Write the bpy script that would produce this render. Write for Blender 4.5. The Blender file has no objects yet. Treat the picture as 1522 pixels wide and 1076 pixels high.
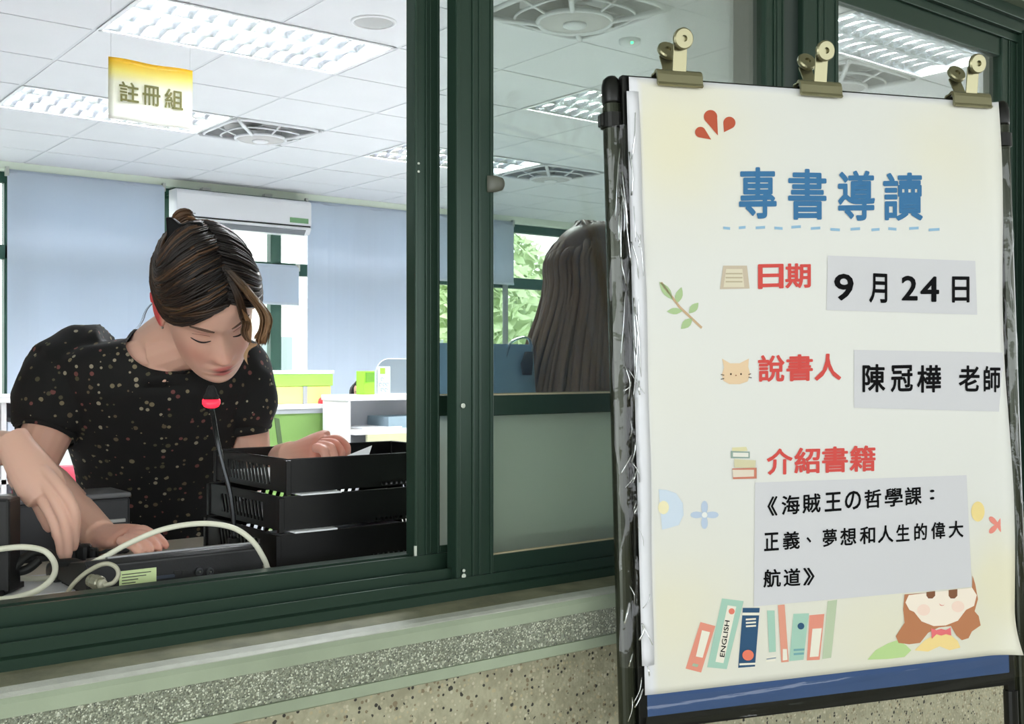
import bpy, bmesh, math, random
from mathutils import Vector, Matrix, noise
from mathutils.bvhtree import BVHTree

S = bpy.context.scene
COL = S.collection
rnd = random.Random(7)
V = Vector

# ------------------------------------------------------------------ camera
HC = 1.33                      # eye height of the camera above the floor
F_PX = 1640.0
ca, sa = 0.6177, 0.7864        # the wall runs along X, the room goes in along Y
n_ = math.hypot(ca, sa); ca /= n_; sa /= n_
CF = V((ca, sa, 0)); CR = V((sa, -ca, 0)); UP = V((0, 0, 1)); CAMP = V((0, 0, HC))
cam_d = bpy.data.cameras.new('camera'); cam = bpy.data.objects.new('camera', cam_d); COL.objects.link(cam)
cam.matrix_world = Matrix(((CR.x, 0, -CF.x, 0), (CR.y, 0, -CF.y, 0), (0, 1, 0, HC), (0, 0, 0, 1)))
cam_d.sensor_fit = 'HORIZONTAL'; cam_d.sensor_width = 36
cam_d.lens = F_PX / 1522 * 36
cam_d.shift_y = 10 / 1522
cam_d.clip_start = 0.05; cam_d.clip_end = 200
S.camera = cam

# ------------------------------------------------------------------ world, lights, exposure
S.view_settings.view_transform = 'Standard'; S.view_settings.look = 'None'
S.view_settings.gamma = 1; S.view_settings.use_curve_mapping = False
S.view_settings.exposure = 0.0
wd = bpy.data.worlds.new('overcast_sky'); S.world = wd; wd.use_nodes = True
bg = wd.node_tree.nodes['Background']
bg.inputs[0].default_value = (0.93, 0.97, 1.0, 1); bg.inputs[1].default_value = 4.4
TUBE_STRENGTH = 200.0

def ray(px, py):
    return CF + CR * ((px - 761) / F_PX) + UP * ((548 - py) / F_PX)
def Q(px, py, d):
    """point seen at a pixel, at depth d in front of the camera"""
    return CAMP + ray(px, py) * d
def QY(px, py, Y):
    r = ray(px, py); return CAMP + r * (Y / r.y)
def XY(px, Y):
    r = ray(px, 548); return r.x * Y / r.y

# ------------------------------------------------------------------ materials
def lin(c):
    c = c / 255.0
    return c / 12.92 if c <= 0.04045 else ((c + 0.055) / 1.055) ** 2.4
def C(r, g, b): return (lin(r), lin(g), lin(b), 1)
MATS = {}
def mat(name, col, rough=0.5, metal=0.0, spec=0.5, emit=None, es=1.0, trans=0.0, sss=0.0, bump=None, var=None):
    """bump=(scale, strength); var=(scale, amount) colour variation by noise"""
    if name in MATS: return MATS[name]
    m = bpy.data.materials.new(name); m.use_nodes = True
    nt = m.node_tree; p = nt.nodes['Principled BSDF']
    p.inputs['Base Color'].default_value = col
    p.inputs['Roughness'].default_value = rough; p.inputs['Metallic'].default_value = metal
    p.inputs['Specular IOR Level'].default_value = spec
    if emit: p.inputs['Emission Color'].default_value = emit; p.inputs['Emission Strength'].default_value = es
    if trans: p.inputs['Transmission Weight'].default_value = trans
    if sss: p.inputs['Subsurface Weight'].default_value = sss; p.inputs['Subsurface Radius'].default_value = (0.02, 0.008, 0.004); p.inputs['Subsurface Scale'].default_value = 0.6
    tc = None
    if bump or var:
        tc = nt.nodes.new('ShaderNodeTexCoord')
    if bump:
        n = nt.nodes.new('ShaderNodeTexNoise'); n.inputs['Scale'].default_value = bump[0]; n.inputs['Detail'].default_value = 4
        b = nt.nodes.new('ShaderNodeBump'); b.inputs['Strength'].default_value = bump[1]; b.inputs['Distance'].default_value = 0.002
        nt.links.new(tc.outputs['Object'], n.inputs['Vector']); nt.links.new(n.outputs['Fac'], b.inputs['Height'])
        nt.links.new(b.outputs['Normal'], p.inputs['Normal'])
    if var:
        n = nt.nodes.new('ShaderNodeTexNoise'); n.inputs['Scale'].default_value = var[0]; n.inputs['Detail'].default_value = 5
        mr = nt.nodes.new('ShaderNodeMapRange'); mr.inputs['From Min'].default_value = .3; mr.inputs['From Max'].default_value = .7
        mr.inputs['To Min'].default_value = 1 - var[1]; mr.inputs['To Max'].default_value = 1 + var[1]
        mx = nt.nodes.new('ShaderNodeMix'); mx.data_type = 'RGBA'; mx.blend_type = 'MULTIPLY'; mx.inputs['Factor'].default_value = 1
        mx.inputs['A'].default_value = col
        nt.links.new(tc.outputs['Object'], n.inputs['Vector']); nt.links.new(n.outputs['Fac'], mr.inputs['Value'])
        cc = nt.nodes.new('ShaderNodeCombineColor')
        for k in range(3): nt.links.new(mr.outputs['Result'], cc.inputs[k])
        nt.links.new(cc.outputs[0], mx.inputs['B']); nt.links.new(mx.outputs['Result'], p.inputs['Base Color'])
    MATS[name] = m
    return m

def clear_mat(name, tint, gloss, rough=0.03, bump=None, glosscol=(1, 1, 1, 1), gmax=None):
    """thin clear sheet: light goes straight through, part of it mirrored"""
    if name in MATS: return MATS[name]
    m = bpy.data.materials.new(name); m.use_nodes = True; nt = m.node_tree
    nt.nodes.remove(nt.nodes['Principled BSDF'])
    o = nt.nodes['Material Output']
    t = nt.nodes.new('ShaderNodeBsdfTransparent'); t.inputs[0].default_value = tint
    g = nt.nodes.new('ShaderNodeBsdfGlossy'); g.inputs['Roughness'].default_value = rough; g.inputs[0].default_value = glosscol
    lw = nt.nodes.new('ShaderNodeLayerWeight'); lw.inputs['Blend'].default_value = 0.25
    mr = nt.nodes.new('ShaderNodeMapRange'); mr.inputs['To Min'].default_value = gloss; mr.inputs['To Max'].default_value = gmax or min(1, gloss * 4 + .3)
    mx = nt.nodes.new('ShaderNodeMixShader')
    nt.links.new(lw.outputs['Fresnel'], mr.inputs['Value']); nt.links.new(mr.outputs['Result'], mx.inputs['Fac'])
    nt.links.new(t.outputs[0], mx.inputs[1]); nt.links.new(g.outputs[0], mx.inputs[2]); nt.links.new(mx.outputs[0], o.inputs['Surface'])
    if bump:
        tc = nt.nodes.new('ShaderNodeTexCoord')
        n = nt.nodes.new('ShaderNodeTexNoise'); n.inputs['Scale'].default_value = bump[0]; n.inputs['Detail'].default_value = 3
        b = nt.nodes.new('ShaderNodeBump'); b.inputs['Strength'].default_value = bump[1]; b.inputs['Distance'].default_value = 0.004
        nt.links.new(tc.outputs['Object'], n.inputs['Vector']); nt.links.new(n.outputs['Fac'], b.inputs['Height'])
        nt.links.new(b.outputs['Normal'], g.inputs['Normal']); nt.links.new(b.outputs['Normal'], lw.inputs['Normal'])
    MATS[name] = m
    return m

def attr_mat(name, rough=0.5, spec=0.4, sss=0.0, bump=None, stretch=None):
    """base colour from the 'tone' colour attribute"""
    m = mat(name, (1, 1, 1, 1), rough, spec=spec, sss=sss, bump=bump)
    nt = m.node_tree; a = nt.nodes.new('ShaderNodeAttribute'); a.attribute_name = 'tone'
    nt.links.new(a.outputs['Color'], nt.nodes['Principled BSDF'].inputs['Base Color'])
    return m

def speckle_mat(name, base, spots, scale, rough=0.7, bump=0.4, density=0.45, radius=0.33, base2=None):
    """stones or dots set in a ground colour: cells of a voronoi texture"""
    if name in MATS: return MATS[name]
    m = bpy.data.materials.new(name); m.use_nodes = True; nt = m.node_tree; L = nt.links.new
    p = nt.nodes['Principled BSDF']; p.inputs['Roughness'].default_value = rough
    tc = nt.nodes.new('ShaderNodeTexCoord')
    v = nt.nodes.new('ShaderNodeTexVoronoi'); v.inputs['Scale'].default_value = scale; L(tc.outputs['Object'], v.inputs['Vector'])
    sp = nt.nodes.new('ShaderNodeSeparateColor'); L(v.outputs['Color'], sp.inputs[0])
    # own radius per cell
    r = nt.nodes.new('ShaderNodeMath'); r.operation = 'MULTIPLY'; r.inputs[1].default_value = radius; L(sp.outputs[1], r.inputs[0])
    r2 = nt.nodes.new('ShaderNodeMath'); r2.operation = 'ADD'; r2.inputs[1].default_value = radius * .5; L(r.outputs[0], r2.inputs[0])
    lt = nt.nodes.new('ShaderNodeMath'); lt.operation = 'LESS_THAN'; L(v.outputs['Distance'], lt.inputs[0]); L(r2.outputs[0], lt.inputs[1])
    ex = nt.nodes.new('ShaderNodeMath'); ex.operation = 'LESS_THAN'; ex.inputs[1].default_value = density; L(sp.outputs[2], ex.inputs[0])
    mu = nt.nodes.new('ShaderNodeMath'); mu.operation = 'MULTIPLY'; L(lt.outputs[0], mu.inputs[0]); L(ex.outputs[0], mu.inputs[1])
    cr = nt.nodes.new('ShaderNodeValToRGB'); cr.color_ramp.interpolation = 'CONSTANT'
    els = cr.color_ramp.elements
    while len(els) < len(spots): els.new(0.5)
    for i, c in enumerate(spots): els[i].position = i / len(spots); els[i].color = c
    L(sp.outputs[0], cr.inputs[0])
    n = nt.nodes.new('ShaderNodeTexNoise'); n.inputs['Scale'].default_value = scale * .35; n.inputs['Detail'].default_value = 6; L(tc.outputs['Object'], n.inputs['Vector'])
    bm_ = nt.nodes.new('ShaderNodeMix'); bm_.data_type = 'RGBA'; bm_.inputs['A'].default_value = base; bm_.inputs['B'].default_value = base2 or base
    mr = nt.nodes.new('ShaderNodeMapRange'); mr.inputs['From Min'].default_value = .38; mr.inputs['From Max'].default_value = .62; L(n.outputs['Fac'], mr.inputs['Value'])
    L(mr.outputs['Result'], bm_.inputs['Factor'])
    mx = nt.nodes.new('ShaderNodeMix'); mx.data_type = 'RGBA'; L(mu.outputs[0], mx.inputs['Factor']); L(bm_.outputs['Result'], mx.inputs['A']); L(cr.outputs[0], mx.inputs['B'])
    L(mx.outputs['Result'], p.inputs['Base Color'])
    if bump:
        b = nt.nodes.new('ShaderNodeBump'); b.inputs['Strength'].default_value = bump; b.inputs['Distance'].default_value = 0.002
        L(v.outputs['Distance'], b.inputs['Height']); b.invert = True; L(b.outputs['Normal'], p.inputs['Normal'])
    MATS[name] = m
    return m

# ------------------------------------------------------------------ mesh building
WM = {}
def wmat(o): return WM.get(o.name, Matrix.Identity(4)) if o else Matrix.Identity(4)

class MB:
    def __init__(s): s.v = []; s.f = []; s.c = []
    def add(s, vs, fs, col=None):
        n = len(s.v); s.v += [V(p) for p in vs]; s.f += [tuple(i + n for i in f) for f in fs]
        if col is not None or s.c:
            while len(s.c) < n: s.c.append((1, 1, 1, 1))
            s.c += [col or (1, 1, 1, 1)] * len(vs)
        return s
    def obox(s, c, ax, ay, az):
        """box about c with half-extent vectors"""
        c = V(c); vs = []
        for k in (-1, 1):
            for j in (-1, 1):
                for i in (-1, 1): vs.append(c + ax * i + ay * j + az * k)
        return s.add(vs, [(0, 2, 3, 1), (4, 5, 7, 6), (0, 1, 5, 4), (2, 6, 7, 3), (0, 4, 6, 2), (1, 3, 7, 5)])
    def box(s, x0, x1, y0, y1, z0, z1):
        return s.obox(((x0 + x1) / 2, (y0 + y1) / 2, (z0 + z1) / 2), V(((x1 - x0) / 2, 0, 0)), V((0, (y1 - y0) / 2, 0)), V((0, 0, (z1 - z0) / 2)))
    def loft(s, rings, seg=16, cap=True, cols=None, wob=None):
        n = len(s.v); vs = []; fs = []; cl = []
        for k, (c, a, b) in enumerate(rings):
            for i in range(seg):
                t = 2 * math.pi * i / seg
                p = V(c) + a * math.cos(t) + b * math.sin(t)
                if wob: p = wob(p, k, i)
                vs.append(p)
        m = len(rings)
        for k in range(m - 1):
            for i in range(seg):
                j = (i + 1) % seg
                fs.append((k * seg + i, k * seg + j, (k + 1) * seg + j, (k + 1) * seg + i))
        if cap:
            vs.append(V(rings[0][0])); vs.append(V(rings[-1][0])); a0 = m * seg; a1 = a0 + 1
            for i in range(seg):
                j = (i + 1) % seg
                fs.append((a0, j, i)); fs.append((a1, (m - 1) * seg + i, (m - 1) * seg + j))
        s.v += vs; s.f += [tuple(i + n for i in f) for f in fs]
        if cols is not None:
            while len(s.c) < n: s.c.append((1, 1, 1, 1))
            for k in range(m): s.c += [cols[k]] * seg
            if cap: s.c += [cols[0], cols[-1]]
        return s
    def tube(s, pts, r, seg=10, cap=True, cols=None, flat=None, up=None):
        """tube along points; r a number or one per point; flat squeezes the second axis"""
        pts = [V(p) for p in pts]; n = len(pts)
        rr = [r] * n if isinstance(r, (int, float)) else r
        tg = []
        for i in range(n):
            d = pts[min(i + 1, n - 1)] - pts[max(i - 1, 0)]
            tg.append(d.normalized() if d.length > 1e-9 else V((0, 0, 1)))
        u = V(up) if up else (V((0, 0, 1)) if abs(tg[0].z) < .9 else V((1, 0, 0)))
        rings = []
        for i in range(n):
            a = u - tg[i] * u.dot(tg[i])
            if a.length < 1e-6: a = tg[i].orthogonal()
            a.normalize(); u = a; b = tg[i].cross(a)
            rings.append((pts[i], b * rr[i], a * rr[i] * (flat or 1)))
        return s.loft(rings, seg, cap, cols)
    def ball(s, c, r, seg=16, rings=10, ax=None):
        rx, ry, rz = (r, r, r) if isinstance(r, (int, float)) else r
        A = ax or (V((1, 0, 0)), V((0, 1, 0)), V((0, 0, 1)))
        R = []
        for k in range(rings + 1):
            t = math.pi * k / rings
            R.append((V(c) + A[2] * (-rz * math.cos(t)), A[0] * (rx * max(math.sin(t), .001)), A[1] * (ry * max(math.sin(t), .001))))
        return s.loft(R, seg)
    def lathe(s, c, prof, seg=24, axis=None, cap=True):
        """profile of (radius, height) turned about axis through c"""
        z = V(axis or (0, 0, 1)).normalized(); a = z.orthogonal().normalized(); b = z.cross(a)
        return s.loft([(V(c) + z * h, a * r, b * r) for r, h in prof], seg, cap)
    def prism(s, poly, o, ux, uy, un, t):
        """2-D polygon on axes ux, uy from origin o, thickness t along un"""
        n = len(poly); o = V(o)
        b = [o + ux * x + uy * y for x, y in poly]; tp = [p + un * t for p in b]
        fs = [tuple(range(n - 1, -1, -1)), tuple(range(n, 2 * n))]
        for i in range(n): j = (i + 1) % n; fs.append((i, j, n + j, n + i))
        return s.add(b + tp, fs)
    def build(s, name, m, parent=None, smooth=False, bevel=0, label=None, cat=None, kind=None, group=None, seg=2):
        me = bpy.data.meshes.new(name)
        if parent is not None: iv = wmat(parent).inverted()
        else:
            xs = [p.x for p in s.v]; ys = [p.y for p in s.v]; zs = [p.z for p in s.v]
            iv = Matrix.Translation(-V(((min(xs) + max(xs)) / 2, (min(ys) + max(ys)) / 2, min(zs))))
        me.from_pydata([iv @ p for p in s.v], [], s.f)
        if s.c:
            while len(s.c) < len(s.v): s.c.append((1, 1, 1, 1))
            at = me.color_attributes.new('tone', 'FLOAT_COLOR', 'POINT')
            for i, c in enumerate(s.c): at.data[i].color = c
        me.materials.append(m)
        if smooth: me.shade_smooth()
        me.update()
        o = bpy.data.objects.new(name, me); COL.objects.link(o)
        if parent is not None: o.parent = parent; WM[o.name] = wmat(parent).copy()
        else: o.matrix_world = iv.inverted(); WM[o.name] = iv.inverted()
        if bevel:
            b = o.modifiers.new('bevel', 'BEVEL'); b.width = bevel; b.segments = seg; b.limit_method = 'ANGLE'; b.angle_limit = math.radians(40)
            b.harden_normals = False
        tag(o, label, cat, group, kind)
        return o

def tag(o, label=None, cat=None, group=None, kind=None):
    if label: o['label'] = label
    if cat: o['category'] = cat
    if group: o['group'] = group
    if kind: o['kind'] = kind
    return o

def thing(name, label, cat, loc=(0, 0, 0), group=None, kind=None):
    o = bpy.data.objects.new(name, None); COL.objects.link(o); o.empty_display_size = .1
    o.location = loc; WM[o.name] = Matrix.Translation(V(loc))
    return tag(o, label, cat, group, kind)

def fix_normals(me):
    bm = bmesh.new(); bm.from_mesh(me); bmesh.ops.recalc_face_normals(bm, faces=bm.faces); bm.to_mesh(me); bm.free()

def spline(pts, n=8):
    """smooth path through points (Catmull-Rom)"""
    pts = [V(p) for p in pts]; out = []
    P = [pts[0] * 2 - pts[1]] + pts + [pts[-1] * 2 - pts[-2]]
    for i in range(1, len(P) - 2):
        p0, p1, p2, p3 = P[i - 1:i + 3]
        for k in range(n):
            t = k / n
            out.append(0.5 * (2 * p1 + (p2 - p0) * t + (2 * p0 - 5 * p1 + 4 * p2 - p3) * t * t + (3 * p1 - p0 - 3 * p2 + p3) * t ** 3))
    out.append(pts[-1]); return out
def lerp_list(vals, n):
    m = len(vals) - 1; out = []
    for k in range(n):
        x = m * k / (n - 1); i = min(int(x), m - 1); f = x - i
        a, b = vals[i], vals[i + 1]
        out.append(a + (b - a) * f)
    return out

def text_geo(txt, offset=0.0, res=3):
    """flat letter outline as (verts2d, faces), its own bounds"""
    cu = bpy.data.curves.new('lettering', 'FONT'); cu.body = txt; cu.offset = offset; cu.resolution_u = res; cu.size = 1
    o = bpy.data.objects.new('lettering_source', cu); COL.objects.link(o)
    bpy.context.view_layer.update()
    dg = bpy.context.evaluated_depsgraph_get()
    me = bpy.data.meshes.new_from_object(o.evaluated_get(dg))
    vs = [(p.co.x, p.co.y) for p in me.vertices]; fs = [tuple(p.vertices) for p in me.polygons]
    bpy.data.objects.remove(o); bpy.data.curves.remove(cu); bpy.data.meshes.remove(me)
    xs = [p[0] for p in vs]; ys = [p[1] for p in vs]
    return vs, fs, (min(xs), max(xs), min(ys), max(ys))
TG = {}
def put_text(mb, txt, o, ux, uy, un, offset=0.0, thick=0.0004):
    """letters filling the parallelogram o, ux, uy (full vectors); strokes are fattened by stacking shifted copies"""
    if txt not in TG: TG[txt] = text_geo(txt, 0)
    vs, fs, (x0, x1, y0, y1) = TG[txt]
    r = offset; K = 12 if r > 0 else 1
    for k in range(K):
        dx, dy = (r * math.cos(2 * math.pi * k / K), r * math.sin(2 * math.pi * k / K)) if r > 0 else (0, 0)
        P = [V(o) + ux * ((x + dx - x0 + r) / (x1 - x0 + 2 * r)) + uy * ((y + dy - y0 + r) / (y1 - y0 + 2 * r)) + un * (thick + k * .000004) for x, y in vs]
        mb.add(P, fs)
# ================================================================== palette
M_frame = mat('green_aluminium', C(40, 62, 50), .32, .35, bump=(300, .02))
M_frame_in = mat('green_steel_far', C(46, 84, 70), .5)
M_rubber = mat('black_rubber', C(18, 20, 19), .6)
M_glass = clear_mat('window_glass', (.86, .89, .87, 1), .05)
M_clear = clear_mat('clear_glass', (.97, .98, .97, 1), .02)
M_white = mat('white_paint', C(236, 238, 240), .6)
M_ceil = mat('mineral_ceiling_tile', C(226, 228, 232), .85, bump=(500, .25), var=(3, .012))
M_grid = mat('ceiling_grid', C(214, 217, 222), .6)
M_wall_in = mat('interior_wall', C(226, 232, 228), .8)
M_cornice = mat('pale_cornice', C(240, 250, 234), .6)
M_floor_in = mat('floor_vinyl', C(222, 222, 222), .5, var=(2, .04))
M_conc = mat('sill_smooth_cement', C(158, 170, 146), .55, var=(14, .09), bump=(90, .3))
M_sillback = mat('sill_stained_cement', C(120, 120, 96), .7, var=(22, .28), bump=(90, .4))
M_silledge = mat('sill_edge_sheen', C(184, 187, 176), .5, var=(40, .10), bump=(160, .4))  # reflected light painted in as a pale strip along the sill front
M_wash = speckle_mat('sill_washed_grit', C(146, 152, 134), [C(222, 226, 208), C(120, 122, 104), C(190, 194, 172), C(100, 104, 92)], 430, .45, .8, .8, .5, base2=C(128, 134, 116))
M_pebble = speckle_mat('pebble_dash', C(182, 179, 152), [C(60, 58, 52), C(206, 202, 178), C(188, 182, 154), C(196, 190, 162), C(140, 128, 102), C(190, 180, 146)], 165, .75, .7, .55, .45, base2=C(164, 160, 134))
M_metal = mat('brushed_metal', C(190, 190, 185), .3, 1)
M_black = mat('black_plastic', C(16, 17, 18), .4)

D = 1.25           # outer face of the window
# ------------------------------------------------------------------ floors, outer wall
MB().box(-4, 12, -3.2, 1.2, -.1, 0).build('floor', mat('corridor_floor', C(150, 146, 132), .5, var=(3, .08)), kind='structure')
MB().box(-2.0, 11.2, 1.2, 8.8, -.1, 0).build('floor', M_floor_in, kind='structure')
MB().box(-4, 12, -3.2, 1.2, 2.95, 3.1).build('ceiling', mat('corridor_soffit', C(196, 198, 188), .8), kind='structure')  # corridor roof out of view, put in to cut the skylight
ZS = HC - .318
MB().box(-4, 12, 1.205, 1.36, 0, ZS - .03).build('wall_front', M_pebble, kind='structure')
MB().box(-4, 12, 1.2, 1.38, HC + .80, 3.1).build('wall_front', mat('upper_wall_tile', C(120, 132, 112), .5), kind='structure')
MB().box(-4, -1.2, 1.2, 1.38, 0, HC + .80).build('wall_front', M_pebble, kind='structure')
MB().box(4.6, 12, 1.2, 1.38, 0, HC + .80).build('wall_front', M_pebble, kind='structure')
# unseen corridor parapet and beam behind the camera, sized to hold back skylight
MB().box(-4, 12, -3.2, -3.05, 0, 1.25).build('wall_shading_parapet', M_pebble, kind='structure')
MB().box(-4, 12, -3.2, -2.95, 2.3, 2.95).build('wall_shading_beam', mat('corridor_soffit', C(196, 198, 188), .8), kind='structure')
# sill in its bands
def strip(name, pts, m, x0=-1.2, x1=4.6):
    """band of the sill: section points (y, z) run along X"""
    mb = MB(); n = len(pts); N = 60
    vs = []
    for k in range(N + 1):
        x = x0 + (x1 - x0) * k / N
        for (y, z) in pts:
            w = noise.noise(V((x * 6, y * 50, z * 50))) * .0012
            vs.append(V((x, y + w, z + w * .6)))
    fs = []
    for k in range(N):
        for i in range(n):
            j = (i + 1) % n; fs.append((k * n + i, k * n + j, (k + 1) * n + j, (k + 1) * n + i))
    fs.append(tuple(range(n))); fs.append(tuple(N * n + i for i in range(n - 1, -1, -1)))
    mb.add(vs, fs); o = mb.build(name, m, kind='structure'); fix_normals(o.data); return o
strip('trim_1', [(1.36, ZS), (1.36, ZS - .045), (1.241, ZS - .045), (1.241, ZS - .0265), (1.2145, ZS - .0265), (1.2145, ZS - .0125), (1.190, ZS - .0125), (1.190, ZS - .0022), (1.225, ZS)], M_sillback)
strip('trim_2', [(1.1895, ZS - .0024), (1.1895, ZS - .012), (1.166, ZS - .012), (1.166, ZS - .006), (1.172, ZS - .0035)], M_silledge)
strip('trim_3', [(1.214, ZS - .0125), (1.214, ZS - .026), (1.160, ZS - .026), (1.160, ZS - .012), (1.165, ZS - .0068), (1.1655, ZS - .0125)], M_conc)
strip('trim_4', [(1.24, ZS - .0265), (1.24, ZS - .064), (1.163, ZS - .064), (1.161, ZS - .0265)], M_wash)
strip('trim_5', [(1.24, ZS - .0645), (1.24, ZS - .085), (1.178, ZS - .085), (1.160, ZS - .078), (1.160, ZS - .0645)], M_conc)

# ------------------------------------------------------------------ front window: outer frame and sliding sashes
ZT = HC + .738
win = thing('window_1', None, None, (0.9, D, ZS), kind='structure')
def bar(mb, x0, x1, y0, y1, z0, z1): mb.box(x0, x1, y0, y1, z0, z1)
# bottom track: three stepped rails
mb = MB()
sec = [(1.238, ZS + .0), (1.238, ZS + .012), (1.246, ZS + .014), (1.246, ZS + .028), (1.250, ZS + .028), (1.250, ZS + .020), (1.262, ZS + .020), (1.262, ZS + .040),
       (1.266, ZS + .040), (1.266, ZS + .030), (1.284, ZS + .030), (1.284, ZS + .058), (1.290, ZS + .058), (1.290, ZS + .044), (1.306, ZS + .044), (1.306, ZS + .058), (1.330, ZS + .058), (1.330, ZS)]
n = len(sec); vs = [V((x, y, z)) for x in (-1.15, 4.6) for (y, z) in sec]
mb.add(vs, [(i, (i + 1) % n, n + (i + 1) % n, n + i) for i in range(n)] + [tuple(range(n)), tuple(range(2 * n - 1, n - 1, -1))])
o = mb.build('sill_track', M_frame, win); fix_normals(o.data)
mb = MB(); mb.box(-1.15, 4.6, 1.236, 1.33, ZT + .012, HC + .80); mb.box(-1.15, 4.6, 1.246, 1.252, ZT - .006, ZT + .012); mb.box(-1.15, 4.6, 1.284, 1.290, ZT - .006, ZT + .012)
mb.box(-1.15, 4.6, 1.225, 1.236, HC + .775, HC + .80)
mb.build('head_frame', M_frame, win, bevel=.0015)
MB().box(-1.18, -1.12, 1.236, 1.33, ZS, HC + .80).build('jamb', M_frame, win, bevel=.002)
mb = MB(); mb.box(2.425, 2.50, 1.236, 1.33, ZS + .02, ZT + .02); mb.box(2.425, 2.436, 1.232, 1.236, ZS + .02, ZT + .02); mb.box(2.470, 2.476, 1.232, 1.236, ZS + .02, ZT + .02)
mb.build('jamb', M_frame, win, bevel=.0015)
mb = MB(); mb.box(1.555, 1.665, 1.262, 1.33, ZS + .05, ZT + .01)
mb.build('mullion', mat('grey_green_mullion', C(64, 74, 70), .35, .4), win, bevel=.002)
Z0 = HC - .305; ZR0 = HC - .067; ZR1 = HC - .038; ZP = HC - .266
def sash(x0, x1, y, sl, sr, zb=Z0, label=None, lower=True, prof=True):
    """one sliding sash: stiles, rails, clear pane above the middle rail, frosted pane under it"""
    t = .011
    s_ = thing('sash', None, None, ((x0 + x1) / 2, y, zb)); s_.parent = win; s_.location = V(((x0 + x1) / 2, y, zb)) - V((0.9, D, ZS))
    for a, b, side in ((x0, x0 + sl, 0), (x1 - sr, x1, 1)):
        mb = MB(); mb.box(a, b, y - t, y + t, zb, ZT)
        if prof:
            w = (b - a)
            mb.box(a + w * .42, a + w * .47, y - t - .0025, y - t, zb, ZT); mb.box(a + w * .60, a + w * .66, y - t - .0015, y - t, zb, ZT)
            mb.box(a - .0, a + w * .10, y - t - .002, y - t, zb, ZT); mb.box(b - w * .08, b, y - t - .002, y - t, zb, ZT)
        mb.build('stile', M_frame, s_, bevel=.0012)
    for za, zc, nm in ((zb, ZP, 'bottom_rail'), (ZR0, ZR1, 'middle_rail'), (ZT - .045, ZT, 'top_rail')):
        mb = MB(); mb.box(x0 + sl, x1 - sr, y - t * .8, y + t * .8, za, zc)
        if nm == 'bottom_rail': mb.box(x0 + sl, x1 - sr, y - t * 1.15, y - t * .8, za, za + .012)
        mb.build(nm, M_frame, s_, bevel=.001)
    MB().box(x0 + sl, x1 - sr, y - .0022, y + .0022, ZR1, ZT - .045).build('glass_pane', M_glass, s_)
    if lower: MB().box(x0 + sl, x1 - sr, y - .0022, y + .0022, ZP, ZR0).build('frosted_pane', M_frost, s_, label='frosted lower glass pane')
    mb = MB()
    mb.box(x0 + sl, x1 - sr, y - .0055, y - .0022, ZR1, ZR1 + .002); mb.box(x0 + sl, x1 - sr, y - .0055, y - .0022, ZP, ZP + .0022)
    mb.build('glazing_seal', mat('worn_seal', C(176, 166, 134), .6), s_)
    return s_
def make_frost():
    m = bpy.data.materials.new('frosted_glass'); m.use_nodes = True; nt = m.node_tree; L = nt.links.new
    nt.nodes.remove(nt.nodes['Principled BSDF']); o = nt.nodes['Material Output']
    g = nt.nodes.new('ShaderNodeBsdfRefraction'); g.inputs['Roughness'].default_value = .30; g.inputs['IOR'].default_value = 1.12; g.inputs[0].default_value = (.80, .86, .80, 1)
    d = nt.nodes.new('ShaderNodeBsdfDiffuse'); d.inputs[0].default_value = C(196, 204, 192)
    tl = nt.nodes.new('ShaderNodeBsdfTranslucent'); tl.inputs[0].default_value = C(232, 240, 230)
    gl = nt.nodes.new('ShaderNodeBsdfGlossy'); gl.inputs['Roughness'].default_value = .25
    a = nt.nodes.new('ShaderNodeMixShader'); a.inputs[0].default_value = .72; L(d.outputs[0], a.inputs[1]); L(tl.outputs[0], a.inputs[2])
    b = nt.nodes.new('ShaderNodeMixShader'); b.inputs[0].default_value = .5; L(g.outputs[0], b.inputs[1]); L(a.outputs[0], b.inputs[2])
    c = nt.nodes.new('ShaderNodeMixShader'); c.inputs[0].default_value = .05; L(b.outputs[0], c.inputs[1]); L(gl.outputs[0], c.inputs[2])
    L(c.outputs[0], o.inputs['Surface']); MATS['frosted_glass'] = m; return m
M_frost = make_frost()
sashA = sash(.842, 1.62, 1.302, .041, .05, zb=HC - .262)
sashB = sash(.884, 1.60, 1.262, .064, .05)
sashC = sash(1.655, 2.43, 1.262, .105, .07)
sashD = sash(2.50, 3.4, 1.262, .03, .05)
sashE = sash(-1.12, -.22, 1.262, .06, .06)
# rivets, latch knob, end stop
for (px, py, r) in ((688, 603, .0035), (689, 848, .0022), (689, 856, .0034)):
    p = QY(px, py, 1.248)
    MB().lathe(p, [(r, 0), (r, -.0012), (r * .6, -.002)], 12, (0, 1, 0)).build('rivet', mat('worn_white_rivet', C(205, 212, 200), .4), sashB)
for (px, py) in ((622, 243), (622, 255)):
    p = QY(px, py, 1.289)
    MB().lathe(p, [(.0018, 0), (.0018, -.001), (.001, -.0016)], 10, (0, 1, 0)).build('rivet', MATS['worn_white_rivet'], sashA)
MB().box(.8405, .8435, 1.288, 1.2908, QY(622, 832, 1.289).z, QY(622, 811, 1.289).z).build('end_stop', MATS['worn_white_rivet'], sashA)
p = QY(741, 273, 1.24)
MB().loft([(p + V((-.012, .012, 0)), V((0, 0, .012)), V((0, .008, 0))), (p + V((-.002, .004, 0)), V((0, 0, .012)), V((0, .007, 0))), (p + V((.006, 0, 0)), V((0, 0, .009)), V((0, .006, 0))), (p + V((.009, 0, 0)), V((0, 0, .005)), V((0, .003, 0)))], 14).build('latch_knob', mat('bronze_plastic', C(92, 94, 84), .45), sashB, smooth=True)

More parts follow.
